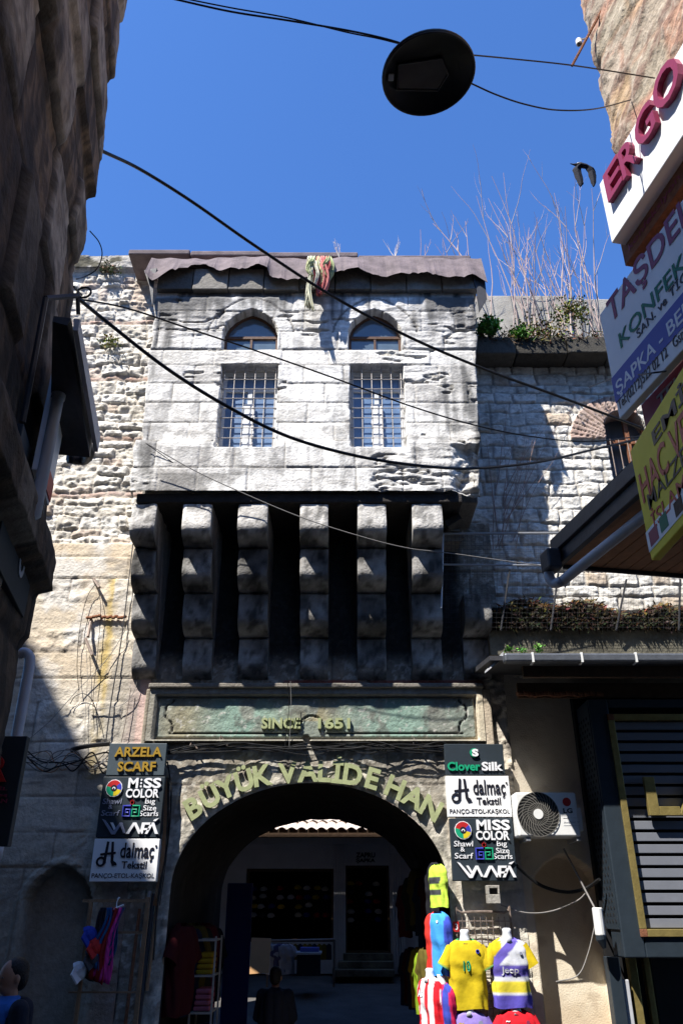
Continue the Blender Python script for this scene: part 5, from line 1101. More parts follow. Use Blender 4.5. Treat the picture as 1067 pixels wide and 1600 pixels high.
# ------------------------------------------------------------------ left display: rail, scarves, caps, laths
lr_ = thing('display_rail', 'brown wooden display frame left of the arch under the white sign', 'display frame', (X_(222, 1500, 9.1), 9.1, 0))
m_ = MB(); xr = X_(222, 1500, 9.1); m_.box(xr - .02, xr + .02, 9.08, 9.12, 0, Z_(1402, 9.1)); m_.box(X_(132, 1500, 9.1) - .02, X_(132, 1500, 9.1) + .01, 9.08, 9.12, 0, Z_(1410, 9.1)); m_.build('post', 'lath_wood', lr_)
m_ = MB(); m_.box(X_(130, 1408, 9.1), xr + .02, 9.083, 9.117, Z_(1410, 9.1), Z_(1405, 9.1)); m_.build('crossbar', 'lath_wood', lr_)
m_ = MB(); m_.box(X_(130, 1457, 9.1), xr - .021, 9.085, 9.115, Z_(1459, 9.1), Z_(1455, 9.1)); m_.build('crossbar', 'lath_wood', lr_)
m_ = MB(); m_.box(X_(108, 1550, 9.1), xr - .021, 9.085, 9.115, Z_(1552, 9.1), Z_(1549, 9.1)); m_.build('crossbar', 'lath_wood', lr_)
sc_c = [((.03, .12, .3), 'blue', 172), ((.35, .03, .03), 'red', 176), ((.55, .05, .26), 'pink patterned', 184), ((.03, .1, .22), 'teal', 193), ((.05, .04, .05), 'dark grey', 166)]
hg = MB(); ht = P(183, 1412, 9.0); hg.tube(smooth_path([ht + Vector((0, 0, .04)), ht + Vector((.02, 0, .06)), ht + Vector((0, 0, .02)), ht + Vector((0, 0, -.03))], 4), .006); hg.tube([P(172, 1423, 9.0), P(194, 1414, 9.0)], .010); ho = hg.build('clothes_hanger', 'letter_white'); reg(ho, 'white hanger with blue hook holding the pink scarf', 'hanger')
for k, (cc, nm, px) in enumerate(sc_c):
    m_ = MB(); t0 = P(px, 1418, 8.98 + .015 * k); L = [.50, .62, .62, .46, .60][k]; w_ = [.05, .07, .09, .035, .07][k]; vs = []; cols = []
    for j in range(15):
        t = j / 14
        for i in range(9):
            u = i / 8 - .5; vs.append((t0.x + u * w_ * (1 + 1.2 * t) - .10 * t + .02 * math.sin(t * 7 + k), t0.y + .02 * math.sin(u * 14 + t * 3 + k), t0.z - L * t - .06 * (u + .5) * t))
            ck = 1 + .5 * ((i + j) % 2) if nm.startswith('pink') else 1 - .3 * (i % 2); cols.append(tuple(min(.8, c * ck) for c in cc))
    m_.add(vs, [(j * 9 + i, j * 9 + i + 1, (j + 1) * 9 + i + 1, (j + 1) * 9 + i) for j in range(14) for i in range(8)]); m_.cols = cols
    o = m_.build('scarf', 'cloth', smooth=True); sl = o.modifiers.new('thick', 'SOLIDIFY'); sl.thickness = .006; reg(o, '%s scarf hanging from the left display hanger' % nm, 'scarf')
for (px, py, ci, nm) in ((122, 1518, 7, 'white cap hanging low beside the left scarves'), (141, 1498, 6, 'dark cap hanging above the white one'), (146, 1480, 4, 'dark red cap hanging by the scarves'), (138, 1462, 3, 'blue cap topmost beside the left scarves')):
    o = put_cap(tuple(P(px, py, 9.0)), ci, nm, None); o.rotation_euler = (.5, .9, .6); o.scale = (1.1, 1.1, 1.2)
for k, (px, y0, y1, r, mt, lb) in enumerate(((228, 1392, 1480, .02, 'pipe_grey', 'short grey conduit fixed right of the wooden display frame'), (235, 1396, 1600, .022, 'pipe_dark', 'long dark conduit running down left of the arch jamb'), (242, 1404, 1548, .018, 'lath_wood', 'pale lath leaning beside the conduits left of the arch'), (215, 1420, 1600, .018, 'rust', 'rusty rod standing beside the wooden display frame'))):
    m_ = MB(); x = X_(px, 1450, 9.4); m_.tube([(x, 9.42, Z_(y0, 9.4)), (x - .02, 9.4, max(.02, Z_(y1, 9.4)))], r, 8); o = m_.build('conduit' if k < 2 else 'rod', mt); reg(o, lb, 'pipe')
# ================================================================== cables
def cable(label, pts, r, mt='black_cable', group=None, sm=8, name='cable'):
    m_ = MB(); m_.tube(smooth_path(pts, sm), r, 6); o = m_.build(name, mt, loc=tuple(pts[0])); return reg(o, label, 'cable', group)
def cpx(l, Ya, Yb): n = len(l) - 1; return [P(x, y, Ya + (Yb - Ya) * i / n) for i, (x, y) in enumerate(l)]
cable('thick black cable slanting down across the sky from upper left', cpx([(160, 236), (220, 265), (300, 315), (400, 385), (520, 463), (640, 527), (760, 578), (880, 622), (1000, 668)], 3.6, 6.4), .0125)
cable('thick black cable sagging in front of the bay window grilles', cpx([(120, 464), (170, 505), (260, 575), (350, 632), (450, 682), (560, 713), (660, 728), (740, 732), (840, 722), (920, 704), (1005, 684)], 4.0, 7.2), .0135)
cable('thinner black cable crossing the bay between window rows', cpx([(122, 467), (200, 482), (300, 515), (400, 548), (520, 590), (640, 634), (740, 664), (830, 682), (920, 690), (1010, 680)], 4.2, 7.4), .0075)
cable('thin grey wire running from bay corner down past the corbels', cpx([(228, 692), (300, 733), (370, 766), (470, 808), (570, 840), (640, 857), (700, 864), (800, 878), (880, 888)], 8.2, 8.8), .006, 'grey_cable')
cable('second thin wire on the left side of the bay front', cpx([(230, 694), (290, 735), (345, 757), (420, 790)], 8.35, 8.6), .005)
cable('thin dark wire curving from the violet stripe board to the wall', [P(920, 605, 8.0), P(960, 590, 6.0), PR(1000, 585, .35), PR(1040, 580, .36)], .005)
YLp = 2.67
cable('twin black cable holding the street lamp from the upper left', cpx([(270, -2), (360, 18), (450, 32), (540, 47), (600, 60), (640, 72)], 2.5, YLp), .0055)
cable('second strand of the lamp cable at the upper left', cpx([(270, -6), (360, 12), (450, 28), (540, 50), (590, 60), (630, 70)], 2.5, YLp), .004)
rp = PR(1022, 122, .01); cable('taut wire from street lamp to the brick corner', [P(715, 84, YLp), P(800, 92, 2.9), P(900, 103, 3.1), rp], .0045)
cable('slack wire below the taut one from street lamp to brick corner', [P(735, 130, YLp), P(775, 148, 2.75), P(820, 163, 2.85), P(870, 172, 2.95), P(930, 170, 3.1), PR(985, 156, .02)], .0045)
cable('thin looping wire against the sky at the left wall edge', [P(141, 361, 3.8), P(155, 378, 3.8), P(160, 398, 3.8), P(152, 420, 3.8), P(134, 432, 3.8), P(120, 436, 3.7)], .004)
rr = random.Random(4)
for k in range(7):
    y0 = 1172 + rr.uniform(-6, 8); l = [(255 + rr.uniform(-8, 5), y0 + 8)]
    for x in range(310, 700, 55): l.append((x + rr.uniform(-12, 12), 1168 + rr.uniform(-7, 8) + 4 * math.sin(x * .01 + k)))
    l.append((704, 1180 + rr.uniform(-8, 10))); cable('thin dark cable in the bundle strung above the gilded letters', [P(x, y, 9.36 + rr.uniform(-.03, .03)) for x, y in l], rr.choice([.005, .007, .009]), rr.choice(['black_cable', 'black_cable', 'grey_cable']), 'cables above the arch')
for k in range(10):
    l = [(38 + rr.uniform(-4, 10), 1178 + rr.uniform(-8, 14))]
    for x in range(70, 170, 24): l.append((x + rr.uniform(-8, 8), 1184 + rr.uniform(-14, 22)))
    l.append((172, 1190 + rr.uniform(-14, 20))); cable('loose cable in the tangle left of the grey sign', [P(x, y, 9.38 + rr.uniform(-.08, .03)) for x, y in l], rr.choice([.004, .006, .009]), rr.choice(['black_cable', 'black_cable', 'copper_cable', 'grey_cable']), 'tangled cables at left')
cable('thick black conduit end left of the grey sign', [P(112, 1172, 9.35), P(125, 1168, 9.3), P(150, 1164, 9.3), P(172, 1162, 9.3)], .026)
for k, l in enumerate(([(150, 912), (136, 935), (125, 985), (121, 1040), (124, 1080)], [(152, 915), (158, 950), (153, 1020), (146, 1090), (148, 1140)], [(208, 850), (200, 920), (190, 1000), (175, 1090), (165, 1165)], [(135, 1010), (137, 1060), (134, 1110), (133, 1165)], [(196, 985), (175, 1020), (150, 1050), (120, 1080), (80, 1125), (40, 1160)], [(110, 1100), (118, 1088), (132, 1084), (146, 1097), (158, 1140)], [(206, 1010), (214, 1045), (212, 1075), (196, 1098), (170, 1106), (140, 1108)], [(205, 1075), (198, 1120), (190, 1160)])):
    cable('thin old wire hanging on the sunlit wall left of the corbels', [P(x, y, 9.40) for x, y in l], [.004, .004, .008, .003, .004, .005, .004, .005][k], ['black_cable', 'black_cable', 'pipe_dark', 'grey_cable', 'grey_cable', 'black_cable', 'grey_cable', 'iron'][k], 'wires on the left wall')
for k in range(5): cable('copper brown cable running down beside the left sign stack', [P(258 + k * 1.6, 1215, 9.38), P(256 + k * 1.8, 1290 + rr.uniform(-8, 8), 9.36), P(251 + 2 * k, 1350, 9.36), P(240 + k * 2.4, 1415, 9.37)], .006, 'copper_cable' if k < 3 else 'black_cable', 'cables beside the left signs')
cable('black cable dropping from the sign stack along the left arch jamb', [P(262, 1190, 9.36), P(268, 1240, 9.36), P(262, 1320, 9.36), P(248, 1400, 9.36), P(240, 1500, 9.36)], .010)
cable('thick black cable sagging across the pointed plaster niche', [P(806, 1352, 9.3), P(826, 1370, 9.35), P(850, 1386, 9.36), P(885, 1394, 9.36), P(915, 1388, 9.3), P(936, 1374, 9.1)], .018)
cable('pale twin wire below the black cable by the plaster niche', [P(782, 1414, 9.4), P(820, 1426, 9.4), P(860, 1424, 9.4), P(900, 1408, 9.35), P(916, 1394, 9.3)], .007, 'grey_cable')
cable('thin wire running slantwise down across the plaster niche', [P(880, 1326, 9.36), P(898, 1360, 9.3), P(916, 1395, 9.25), P(940, 1440, 9.1), P(948, 1452, 9.0)], .010, 'grey_cable')
cable('thin wire looping on the sunlit plaster below the niche', [P(930, 1440, 9.4), P(918, 1490, 9.4), P(902, 1524, 9.4), P(868, 1534, 9.4)], .006, 'grey_cable')
cable('thin double wire hanging over the date lettering', [P(449, 1060, 9.25), P(452, 1100, 9.3), P(447, 1150, 9.35), P(444, 1176, 9.36)], .004)
cable('second thin wire hanging down over the date panel', [P(454, 1064, 9.25), P(455, 1110, 9.3), P(452, 1165, 9.36)], .004, 'grey_cable')
for k, (px, py) in enumerate(((305, 1165), (350, 1158), (652, 1162))):
    m_ = MB(); c_ = P(px, py, 9.4); m_.tube([c_ + Vector((0, .1, .0)), c_, c_ + Vector((-.04, -.01, .06)), c_ + Vector((-.05, -.01, .0))], .012); m_.tube([c_, c_ + Vector((.05, -.01, -.06))], .009); o = m_.build('wall_hook', 'iron'); reg(o, ['bent iron hook left above the letter K', 'bent iron hook above the letters YÜ', 'bent iron hook at right above the word HAN'][k], 'hook')
for k, (a, b_) in enumerate((((147, 905), (156, 918)), ((143, 968), (138, 995)), ((134, 998), (145, 1024)))):
    m_ = MB(); m_.tube([P(*a, 9.45), P(*b_, 9.36)], .02); o = m_.build('iron_spike', 'iron'); reg(o, ['upper', 'middle', 'lower'][k] + ' rusty spike in the sunlit left wall', 'spike')
m_ = MB(); rr = random.Random(6)
for k in range(14): c_ = P(138 + k * 4.4, 964 + rr.uniform(-2, 2), 9.42); m_.ell(c_, .03, .02, .022, 7, 5)
o = m_.build('rust_bar', 'rust'); reg(o, 'rusty broken iron bar set across the left wall', 'bar')
# ================================================================== street lamp disc
c_ = P(669, 116, YLp); lp_ = thing('street_lamp', 'round black street lamp hanging on wires against the sky', 'lamp', tuple(c_))
tilt = Matrix.Rotation(math.radians(4), 3, 'X') @ Matrix.Rotation(math.radians(-5), 3, 'Y')
def rev(prof, nseg=48):
    m_ = MB(); vs = [c_ + tilt @ Vector((r * math.cos(2 * math.pi * i / nseg), r * math.sin(2 * math.pi * i / nseg), z)) for r, z in prof for i in range(nseg)]
    return m_.add(vs, [(j * nseg + i, j * nseg + (i + 1) % nseg, (j + 1) * nseg + (i + 1) % nseg, (j + 1) * nseg + i) for j in range(len(prof) - 1) for i in range(nseg)])
rev([(.0, .06), (.10, .06), (.22, .03), (.247, .012), (.25, 0), (.247, -.012), (.232, -.014), (.230, -.004), (.0, -.003)]).build('housing', 'lamp_black', lp_, smooth=True)
m_ = MB(); m_.add([c_ + tilt @ Vector(v) for v in [(-.16, -.07, -.008), (.06, -.09, -.008), (.10, 0, -.008), (.06, .09, -.008), (-.16, .07, -.008)]], [(0, 1, 2, 3, 4)]); m_.build('lens', 'lamp_glass', lp_)
m_ = MB(); m_.tube([c_ + tilt @ Vector((.243 * math.cos(a), .243 * math.sin(a), -.012)) for a in np.linspace(0, 2 * math.pi, 49)], .007, 6, False); m_.build('rim', 'pipe_dark', lp_, smooth=True)
m_ = MB(); m_.tube([c_ + tilt @ Vector(v) for v in [(-.165, -.075, -.01), (.06, -.095, -.01), (.105, 0, -.01), (.06, .095, -.01), (-.165, .075, -.01), (-.165, -.075, -.01)]], .005, 5); m_.build('lens_frame', 'pipe_dark', lp_)
m_ = MB(); m_.box(c_.x - .215, c_.x - .185, c_.y - .02, c_.y + .02, c_.z - .03, c_.z - .012); m_.build('latch', 'galvanised', lp_, bevel=.004)
m_ = MB(); m_.tube([c_ + Vector((-.2, -.0, .05)), c_ + Vector((0, 0, .10)), c_ + Vector((.24, .05, .06))], .008); m_.build('hanger', 'black_cable', lp_)
# ================================================================== plants
def shoot(m_, p, d, L, r, rg, depth=0, bark=(.44, .36, .31), tip=(.32, .19, .17)):
    n = 7; pts = [Vector(p)]; d = Vector(d).normalized()
    for i in range(n):
        d = (d + Vector((rg.uniform(-.12, .12), rg.uniform(-.12, .12), rg.uniform(-.02, .10)))).normalized(); pts.append(pts[-1] + d * L / n)
    b = len(m_.v); m_.col = None; m_.tube(pts, [r * (1 - .75 * i / n) for i in range(n + 1)], 5)
    k = len(m_.v) - b; m_.cols += [tuple(bark[j] + (tip[j] - bark[j]) * min(1, (q // 5) / n * (1 if depth == 0 else 1.3)) for j in range(3)) for q in range(k)]
    if depth < 2:
        for i in range(2, n):
            if rg.random() < (.62 if depth == 0 else .3):
                q = (d + Vector((rg.uniform(-.8, .8), rg.uniform(-.6, .6), .35))).normalized(); shoot(m_, pts[i], q, L * rg.uniform(.18, .42), r * .5, rg, depth + 1, bark, tip)
shr = [(770, 480, 330), (700, 470, 325), (745, 480, 290), (800, 490, 270), (830, 495, 300), (862, 492, 320), (893, 488, 280), (925, 478, 330), (905, 500, 350), (848, 488, 380), (948, 470, 350)]
sx = ['leaning far left over the felt roof', 'leftmost by the felt roof', 'behind the roof corner', 'left of the middle of the ledge', 'near the middle of the ledge', 'tallest at the middle of the ledge', 'right of the middle of the ledge', 'near the white board', 'below the flying bird', 'low in the middle of the ledge', 'farthest right beside the maroon board']
for k, (px, py, ty) in enumerate(shr):
    rg = random.Random(100 + k); Y = rg.uniform(9.4, 10.0); b0 = P(px if k else 770, 500, Y); b0.z = 9.55; m_ = MB(); tp = P(px + rg.uniform(-12, 12), ty, Y); L = (tp.z - b0.z)
    if k == 0: shoot(m_, P(765, 470, 9.6), P(665, 310, 9.6) - P(765, 470, 9.6), 2.3, .016, rg)
    else:
        for j in range(rg.choice([2, 3, 4])): shoot(m_, b0 + Vector((rg.uniform(-.25, .25), rg.uniform(-.15, .15), 0)), (rg.uniform(-.14, .14), rg.uniform(-.1, .1), 1), L * rg.uniform(.65, 1.05), .0135, rg)
    o = m_.build('bare_shrub', 'leafy', loc=tuple(b0)); reg(o, 'bare pinkish shrub growing on the ledge, ' + sx[k], 'shrub', 'bare shrubs on the roof ledge')
for k, (px, py) in enumerate(((530, 402), (617, 404))):
    rg = random.Random(7 + k); m_ = MB(); b0 = P(px, py, 8.6)
    for j in range(5): shoot(m_, b0, (rg.uniform(-.5, .5), 0, 1), rg.uniform(.25, .45), .006, rg, 1, (.6, .55, .5), (.5, .42, .4))
    o = m_.build('dry_sprig', 'leafy', loc=tuple(b0)); reg(o, ['dry pale sprig on the roof felt beside the hanging rags', 'dry branching sprig on the roof felt right of the middle'][k], 'plant')
def tuft(name, label, cat, c, rx, rz, n, cols, ls, seed, kind=None, droop=0):
    rg = random.Random(seed); m_ = MB(); c = Vector(c)
    for k in range(n):
        v = Vector((rg.gauss(0, .45), rg.gauss(0, .4), rg.gauss(0, .45)));
        if v.length > 1.15: v = v * (1.1 / v.length)
        p = c + Vector((v.x * rx, v.y * rx * .8, v.z * rz)); m_.col = tuple(x * rg.uniform(.6, 1.35) for x in rg.choice(cols))
        m_.leaf(p, Vector((rg.uniform(-1, 1), rg.uniform(-1, .4), rg.uniform(-.4 - droop, .9 - droop))), Vector((rg.uniform(-1, 1), rg.uniform(-1, 1), rg.uniform(-1, 1))), ls * rg.uniform(.6, 1.4), ls * .32)
    o = m_.build(name, 'leafy', loc=tuple(c - EZ * rz)); return reg(o, label, cat, None, kind)
G1 = [(.09, .26, .03), (.14, .36, .05), (.06, .17, .02)]; G2 = [(.24, .24, .03), (.18, .20, .03), (.08, .10, .02)]; DRY = [(.10, .05, .02), (.14, .08, .03), (.05, .03, .015), (.2, .13, .06)]
tuft('green_plant', 'bright green leafy plant at the left end of the roof ledge', 'plant', P(760, 512, 9.15), .20, .17, 420, G1, .07, 1)
tuft('green_plant', 'small bright green plant right of the larger one on the ledge', 'plant', P(813, 523, 9.15), .15, .10, 220, G1, .06, 2)
tuft('green_plant', 'olive trailing growth under the bare shrubs at the middle of the ledge', 'plant', P(850, 520, 9.2), .55, .16, 520, G2 + [(.1, .07, .03)], .05, 33)
tuft('green_plant', 'yellow green bush at the right part of the roof ledge', 'plant', P(893, 487, 9.5), .30, .20, 520, G2, .05, 3)
tuft('green_plant', 'small weed on the gutter, left one', 'plant', P(795, 1016, 8.5), .05, .04, 50, G1, .035, 4); tuft('green_plant', 'taller weed standing on the gutter above its first strap', 'plant', P(841, 1014, 8.5), .06, .06, 80, G1, .035, 5); tuft('green_plant', 'low weed between the other two on the gutter', 'plant', P(815, 1016, 8.5), .07, .035, 60, G1, .03, 14)
tuft('wall_weed', 'olive weed growing from the rubble of the left wall', 'plant', P(172, 536, 9.4), .16, .12, 120, G2, .05, 6); tuft('wall_weed', 'weed on the left coping just below the sky', 'plant', P(172, 422, 9.4), .17, .10, 160, [(.10, .11, .04), (.2, .17, .09)], .05, 7)
dg = MB(); rg = random.Random(31)
for k in range(4200):
    x = rg.uniform(2.0, 4.9); y = rg.uniform(9.12, 9.6); p = Vector((x, y, Z_(534, 9.2) + rg.uniform(-.12, .42) * rg.random() * (.6 + .4 * math.sin(x * 5)))); dg.col = tuple(c * rg.uniform(.5, 1.4) for c in rg.choice(DRY + [(.08, .09, .03)])); dg.leaf(p, Vector((rg.uniform(-1, 1), rg.uniform(-1, .2), rg.uniform(-1.2, 1))), Vector((1, rg.uniform(-1, 1), 0)), rg.uniform(.05, .16), .010)
o = dg.build('dry_ledge_growth', 'leafy', loc=(3.3, 9.3, 9.25)); reg(o, 'brown dry growth matted along the upper roof ledge', 'dry growth', None, 'stuff')
dg = MB()
for k in range(7000):
    px = rg.uniform(768, 1090); q = rg.random(); py = 980 - 44 * q * (.75 + .35 * math.sin(px * .04) * math.sin(px * .017 + 1)) ; p = P(px, py, 9.16 + .2 * q * rg.random()); dg.col = tuple(c * rg.uniform(.5, 1.5) for c in (rg.choice(DRY) if q > .8 else (.035, .028, .015))); dg.leaf(p, Vector((rg.uniform(-1, 1), rg.uniform(-1, 0), rg.uniform(-1.3, .4))), Vector((1, rg.uniform(-1, 1), 0)), rg.uniform(.05, .13), .014)
o = dg.build('dead_grass', 'leafy', loc=(3.3, 9.2, 4.9)); reg(o, 'dark dead grass hanging along the lower concrete ledge', 'dead grass', None, 'stuff')
vn = MB(); rg = random.Random(8)
for k in range(16):
    a = P(770 + rg.uniform(0, 40), 800 + rg.uniform(-60, 60), 9.40); shoot(vn, a, (rg.uniform(0, .8), -.05, 1), rg.uniform(.8, 1.9), .006, rg, 1, (.30, .21, .18), (.36, .24, .2))
o = vn.build('bare_creeper', 'leafy'); reg(o, 'bare brown creeper climbing the rubble wall right of the bay', 'creeper')
# ================================================================== wire safety fence over the shop roof
YF = 8.95; fe = thing('wire_fence', 'rusty wire mesh fence standing over the shop roof ledge', 'fence', tuple(P(880, 985, YF)))
m_ = MB(); m_.tube([P(692, 834, YF), P(882, 833, YF)], .016); m_.tube([P(690, 882, YF), P(880, 884, YF)], .012); m_.tube([P(692, 834, YF), P(689, 950, YF)], .012); m_.build('rail', 'galvanised', fe)
for (a, b_) in (((880, 833), (860, 985)), ((796, 890), (782, 985)), ((978, 905), (962, 985)), ((1062, 905), (1060, 985))): m_ = MB(); m_.tube([P(*a, YF), P(*b_, YF + .15)], .012); m_.build('post', 'pipe_dark', fe)
m_ = MB()
for k in range(31): x = 692 + k * 6.3; m_.tube([P(x, 835, YF), P(x, 883, YF)], .0017, 4)
for k in range(7): y = 839 + k * 6.5; m_.tube([P(692, y, YF), P(881, y, YF)], .0017, 4)
m_.build('mesh_panel', 'pipe_dark', fe); m_ = MB()
for k in range(49): x = 690 + k * 7.9; m_.tube([P(x, 885, YF), P(x - 2, 985, YF + .14)], .0011, 4)
for k in range(13): y = 890 + k * 7.5; m_.tube([P(690, y, YF + .0105 * k), P(1075, y, YF + .0105 * k)], .0011, 4)
m_.build('mesh_panel', 'pipe_dark', fe)
# ================================================================== rags over the roof edge
rg = random.Random(12); rag = thing('hanging_rags', 'bundle of red, green and yellow rags hung over the roof edge', 'rags', tuple(P(502, 470, 8.2)))
for k in range(16):
    red = k in (3, 7, 11, 12, 13); m_ = MB(); x = rg.uniform(482, 521); y1 = rg.uniform(432, 452) if not red else rg.uniform(448, 464)
    if k in (0, 1, 2): x = 483 + 2 * k; y1 = 480 + 3 * k
    if red: x = 502 + (k - 8) * 1.4
    w_ = rg.uniform(.04, .075) * (1.3 if red else 1); vs = []; cols = []; cc = rg.choice([(.38, .10, .10), (.46, .17, .16)]) if red else rg.choice([(.46, .46, .28), (.56, .55, .42), (.32, .36, .20), (.62, .6, .50)])
    for j in range(13):
        t = j / 12; c_ = P(x + 4 * math.sin(t * 5 + k), 402 + (y1 - 402) * t, 8.36 - .15 * min(1, t * 4) + .04 * math.sin(k * 2.2))
        for i in range(6):
            u = i / 5 - .5; vs.append((c_.x + u * w_ * (1 - .5 * abs(t - .5)), c_.y + .03 * math.sin(u * 9 + t * 6 + k), c_.z + .02 * math.sin(i * 2.0 + k) * t)); s_ = rg.uniform(.7, 1.3); cols.append(tuple(min(.8, c * s_) for c in cc))
    m_.add(vs, [(j * 6 + i, j * 6 + i + 1, (j + 1) * 6 + i + 1, (j + 1) * 6 + i) for j in range(12) for i in range(5)]); m_.cols = cols; o = m_.build('rag', 'cloth', rag, smooth=True); sl = o.modifiers.new('thick', 'SOLIDIFY'); sl.thickness = .006
# ================================================================== pigeon
Yb = 6.5; c_ = P(909, 262, Yb); s_ = P(925, 262, Yb).x - P(900, 262, Yb).x
m_ = MB(); u = s_ / 25.0       # metres per pixel of the survey
def bx(x, y, d=0): return Vector((c_.x + (x - 909) * u, Yb + d, c_.z - (y - 262) * u * 1.05))
pts = [(891, 253), (896, 255), (902, 256), (908, 257), (915, 259), (920, 262), (925, 265), (928, 268)]; rd_ = [.02, .035, .09, .12, .11, .085, .07, .02]
m_.tube([bx(*p) for p in pts], [r * .28 for r in rd_], 10)
def wing(pts, d, w): # thick tapering blade
    vs = []; n = len(pts)
    for i, (x, y) in enumerate(pts):
        t = i / (n - 1); ww = w[i] * u; th = .022 * (1 - t) + .014
        for (q, k) in ((-1, 0), (0, 1), (1, 0), (0, -1)): vs.append(bx(x, y, d * t) + Vector((q * ww, k * th, q * ww * .1)))
    m_.add(vs, [(i * 4 + k, i * 4 + (k + 1) % 4, (i + 1) * 4 + (k + 1) % 4, (i + 1) * 4 + k) for i in range(n - 1) for k in range(4)] + [(0, 1, 2, 3), tuple(range(4 * n - 4, 4 * n))])
wing([(908, 257), (902, 261), (900, 266), (901, 275), (902, 285), (903, 294), (902, 299)], .02, [5, 7, 7.5, 7, 6.2, 5, 1.5])
wing([(915, 259), (920, 264), (923, 270), (923, 278), (923, 290), (922, 299)], .02, [5, 6.5, 7, 6.5, 5.2, 1.5])
bo = m_.build('pigeon', 'dark_jacket', loc=tuple(c_), smooth=True); reg(bo, 'dark pigeon in flight with wings swept down beside the white board', 'bird')
rm = bo.modifiers.new('skin', 'REMESH'); rm.mode = 'VOXEL'; rm.voxel_size = .006; rm.use_smooth_shade = True
hm = MB(); hm.ell(bx(906, 254.5, -.0), .05, .03, .012, 10, 6); hm.build('pale_rump', 'galvanised', bo, smooth=True)
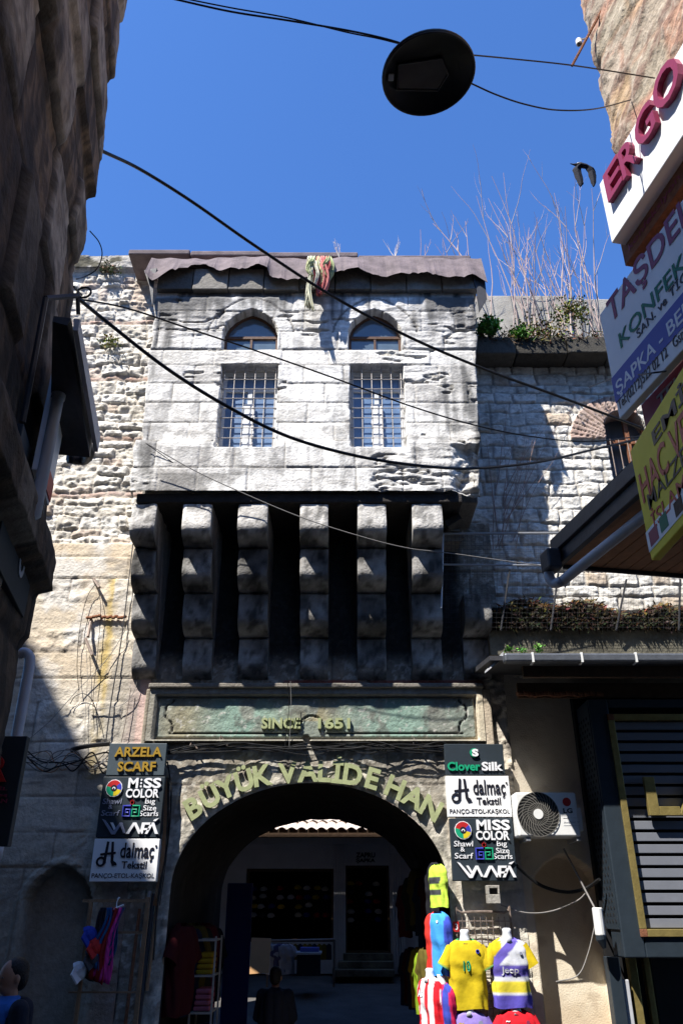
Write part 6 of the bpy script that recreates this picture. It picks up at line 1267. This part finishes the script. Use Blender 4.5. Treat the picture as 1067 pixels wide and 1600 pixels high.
# ================================================================== people
def human(name, label, base, yaw, pose, hgt=1.68, shirt='blue_shirt', jacket='dark_jacket', seated=False):
    t = thing(name, label, 'person', tuple(base)); R_ = Matrix.Rotation(yaw, 3, 'Z'); k = hgt / 1.7; hip = .92 if not seated else .48
    def w(x, y, z): return Vector(base) + R_ @ Vector((x * k, y * k, z * k))
    dz = hip - .92
    bd = MB()
    def limb(pts, rs, mb): mb.tube([w(*p) for p in pts], [r * k for r in rs], 12); [mb.ell(w(*p), r * k, r * k, r * k, 10, 7) for p, r in zip(pts, rs)]
    hz = 1.58 + dz
    limb([(0, .0, .95 + dz), (0, 0, 1.15 + dz), (0, .0, 1.33 + dz)], [.12, .125, .14], bd); limb([(-.15, 0, 1.38 + dz), (.15, 0, 1.38 + dz)], [.06, .06], bd); limb([(0, .01, 1.36 + dz), (0, .0, 1.5 + dz)], [.06, .052], bd)
    bd.ell(w(0, -.01, hz + .02), .076 * k, .096 * k, .112 * k, 16, 12, R_); bd.ell(w(0, -.035, hz - .055), .052 * k, .06 * k, .055 * k, 12, 8, R_); bd.ell(w(0, -.108, hz - .012), .014 * k, .022 * k, .022 * k, 8, 6, R_); bd.ell(w(0, -.092, hz - .055), .026 * k, .014 * k, .009 * k, 8, 6, R_)
    for s in (1, -1):
        bd.ell(w(s * .078, .005, hz), .012 * k, .02 * k, .032 * k, 8, 6, R_)
        arm = [(s * .19, 0, 1.37 + dz), (s * .23, .02, 1.10 + dz), (s * .22, -.06, .86 + dz)] if not seated else [(s * .19, 0, 1.37 + dz), (s * .24, -.06, 1.12 + dz), (s * .15, -.26, 1.0 + dz)]
        limb(arm, [.052, .042, .03], bd); h = Vector(arm[2]); dv = (h - Vector(arm[1])).normalized()
        bd.ell(w(*(h + dv * .05)), .02 * k, .038 * k, .05 * k, 10, 7, R_)
        for f in range(4): q = h + dv * .09 + Vector((0, -.03 + .02 * f, 0)); limb([tuple(q), tuple(q + dv * .035 + Vector((-s * .006, 0, 0))), tuple(q + dv * (.06 + .008 * (f in (1, 2))) + Vector((-s * .018, 0, 0)))], [.009, .008, .007], bd)
        q = h + dv * .04 + Vector((0, -.035, 0)); limb([tuple(q), tuple(q + dv * .03 + Vector((0, -.02, 0))), tuple(q + dv * .055 + Vector((-s * .01, -.025, 0)))], [.011, .009, .008], bd)
        leg = [(s * .09, 0, .92), (s * .10, -.01, .5), (s * .10, .02, .08), (s * .11, -.14, .05)] if not seated else [(s * .09, 0, .48), (s * .12, -.42, .46), (s * .12, -.40, .08), (s * .12, -.54, .05)]
        limb(leg, [.085, .06, .042, .035], bd)
    bo = bd.build('body', 'skin', t); rm = bo.modifiers.new('one_surface', 'REMESH'); rm.mode = 'VOXEL'; rm.voxel_size = .008; rm.use_smooth_shade = True; sm = bo.modifiers.new('soft', 'SMOOTH'); sm.iterations = 3
    hr = MB(); hr.ell(w(0, .018, hz + .052), .084 * k, .098 * k, .092 * k, 16, 10, R_); hr.ell(w(0, .055, hz - .0), .076 * k, .06 * k, .085 * k, 14, 9, R_); ho = hr.build('hair', 'hair', t, smooth=True)
    for s in (1, -1): ey = MB(); ey.ell(w(s * .032, -.090, hz + .012), .010 * k, .006 * k, .006 * k, 8, 6, R_); eo = ey.build('eye', 'eye_white', t, smooth=True); pu = MB(); pu.ell(w(s * .032, -.096, hz + .012), .005 * k, .003 * k, .005 * k, 8, 6, R_); pu.build('pupil', 'letter_black', eo)
    sh_ = MB(); limb([(0, 0, .93 + dz), (0, 0, 1.15 + dz), (0, 0, 1.33 + dz)], [.145, .148, .155], sh_); limb([(-.15, 0, 1.385 + dz), (.15, 0, 1.385 + dz)], [.068, .068], sh_); sh_.tube([w(0, .01, 1.40 + dz), w(0, .005, 1.455 + dz)], [.085 * k, .068 * k], 14); so = sh_.build('shirt', shirt, t); rm = so.modifiers.new('one_surface', 'REMESH'); rm.mode = 'VOXEL'; rm.voxel_size = .012; rm.use_smooth_shade = True
    jk = MB()
    for s in (1, -1):
        limb([(s * .12, .02, .90 + dz), (s * .125, .02, 1.15 + dz), (s * .12, .02, 1.36 + dz)], [.10, .095, .085], jk)
        arm = [(s * .18, .01, 1.385 + dz), (s * .235, .02, 1.10 + dz), (s * .222, -.05, .89 + dz)] if not seated else [(s * .18, .01, 1.385 + dz), (s * .245, -.06, 1.12 + dz), (s * .165, -.24, 1.01 + dz)]
        limb(arm, [.075, .064, .05], jk)
    limb([(-.05, .09, .92 + dz), (-.05, .09, 1.38 + dz)], [.09, .085], jk); limb([(.05, .09, .92 + dz), (.05, .09, 1.38 + dz)], [.09, .085], jk); jo = jk.build('jacket', jacket, t); rm = jo.modifiers.new('one_surface', 'REMESH'); rm.mode = 'VOXEL'; rm.voxel_size = .012; rm.use_smooth_shade = True
    tr = MB()
    for s in (1, -1): limb([(s * .09, 0, .92), (s * .10, -.01, .5), (s * .10, .02, .11)] if not seated else [(s * .09, 0, .48), (s * .12, -.42, .46), (s * .12, -.40, .12)], [.105, .08, .065], tr)
    limb([(-.06, .01, hip + .04), (.06, .01, hip + .04)], [.115, .115], tr); to = tr.build('trousers', 'jeans', t); rm = to.modifiers.new('one_surface', 'REMESH'); rm.mode = 'VOXEL'; rm.voxel_size = .014; rm.use_smooth_shade = True
    for s in (1, -1): so_ = MB(); fx = (.10, -.07) if not seated else (.12, -.47); so_.ell(w(s * fx[0], fx[1], .045), .05 * k, .135 * k, .05 * k, 12, 8, R_); so_.build('shoe', 'hair', t, smooth=True)
    return t
hp = P(20, 1535, 6.3); human('person', 'person in a dark open jacket over a bright blue shirt at lower left', (hp.x, 6.3, 0), math.radians(-48), None, hgt=1.545)
sp_ = P(430, 1560, 11.0); human('person', 'person in dark clothes seated with back turned inside the gateway', (sp_.x, 11.0, .13), math.radians(175), None, hgt=1.50, shirt='dark_jacket', seated=True)
st_ = thing('stool', 'low dark stool under the seated person in the gateway', 'stool', (sp_.x, 11.0, .13)); m_ = MB(); m_.box(sp_.x - .18, sp_.x + .18, 10.84, 11.18, .42, .46); m_.build('seat', 'dark_wood', st_, bevel=.01)
for (a, b_) in ((-.15, -.13), (.15, -.13), (-.15, .15), (.15, .15)): m_ = MB(); m_.box(sp_.x + a - .02, sp_.x + a + .02, 11 + b_ - .02, 11 + b_ + .02, .11, .418); m_.build('leg', 'dark_wood', st_)
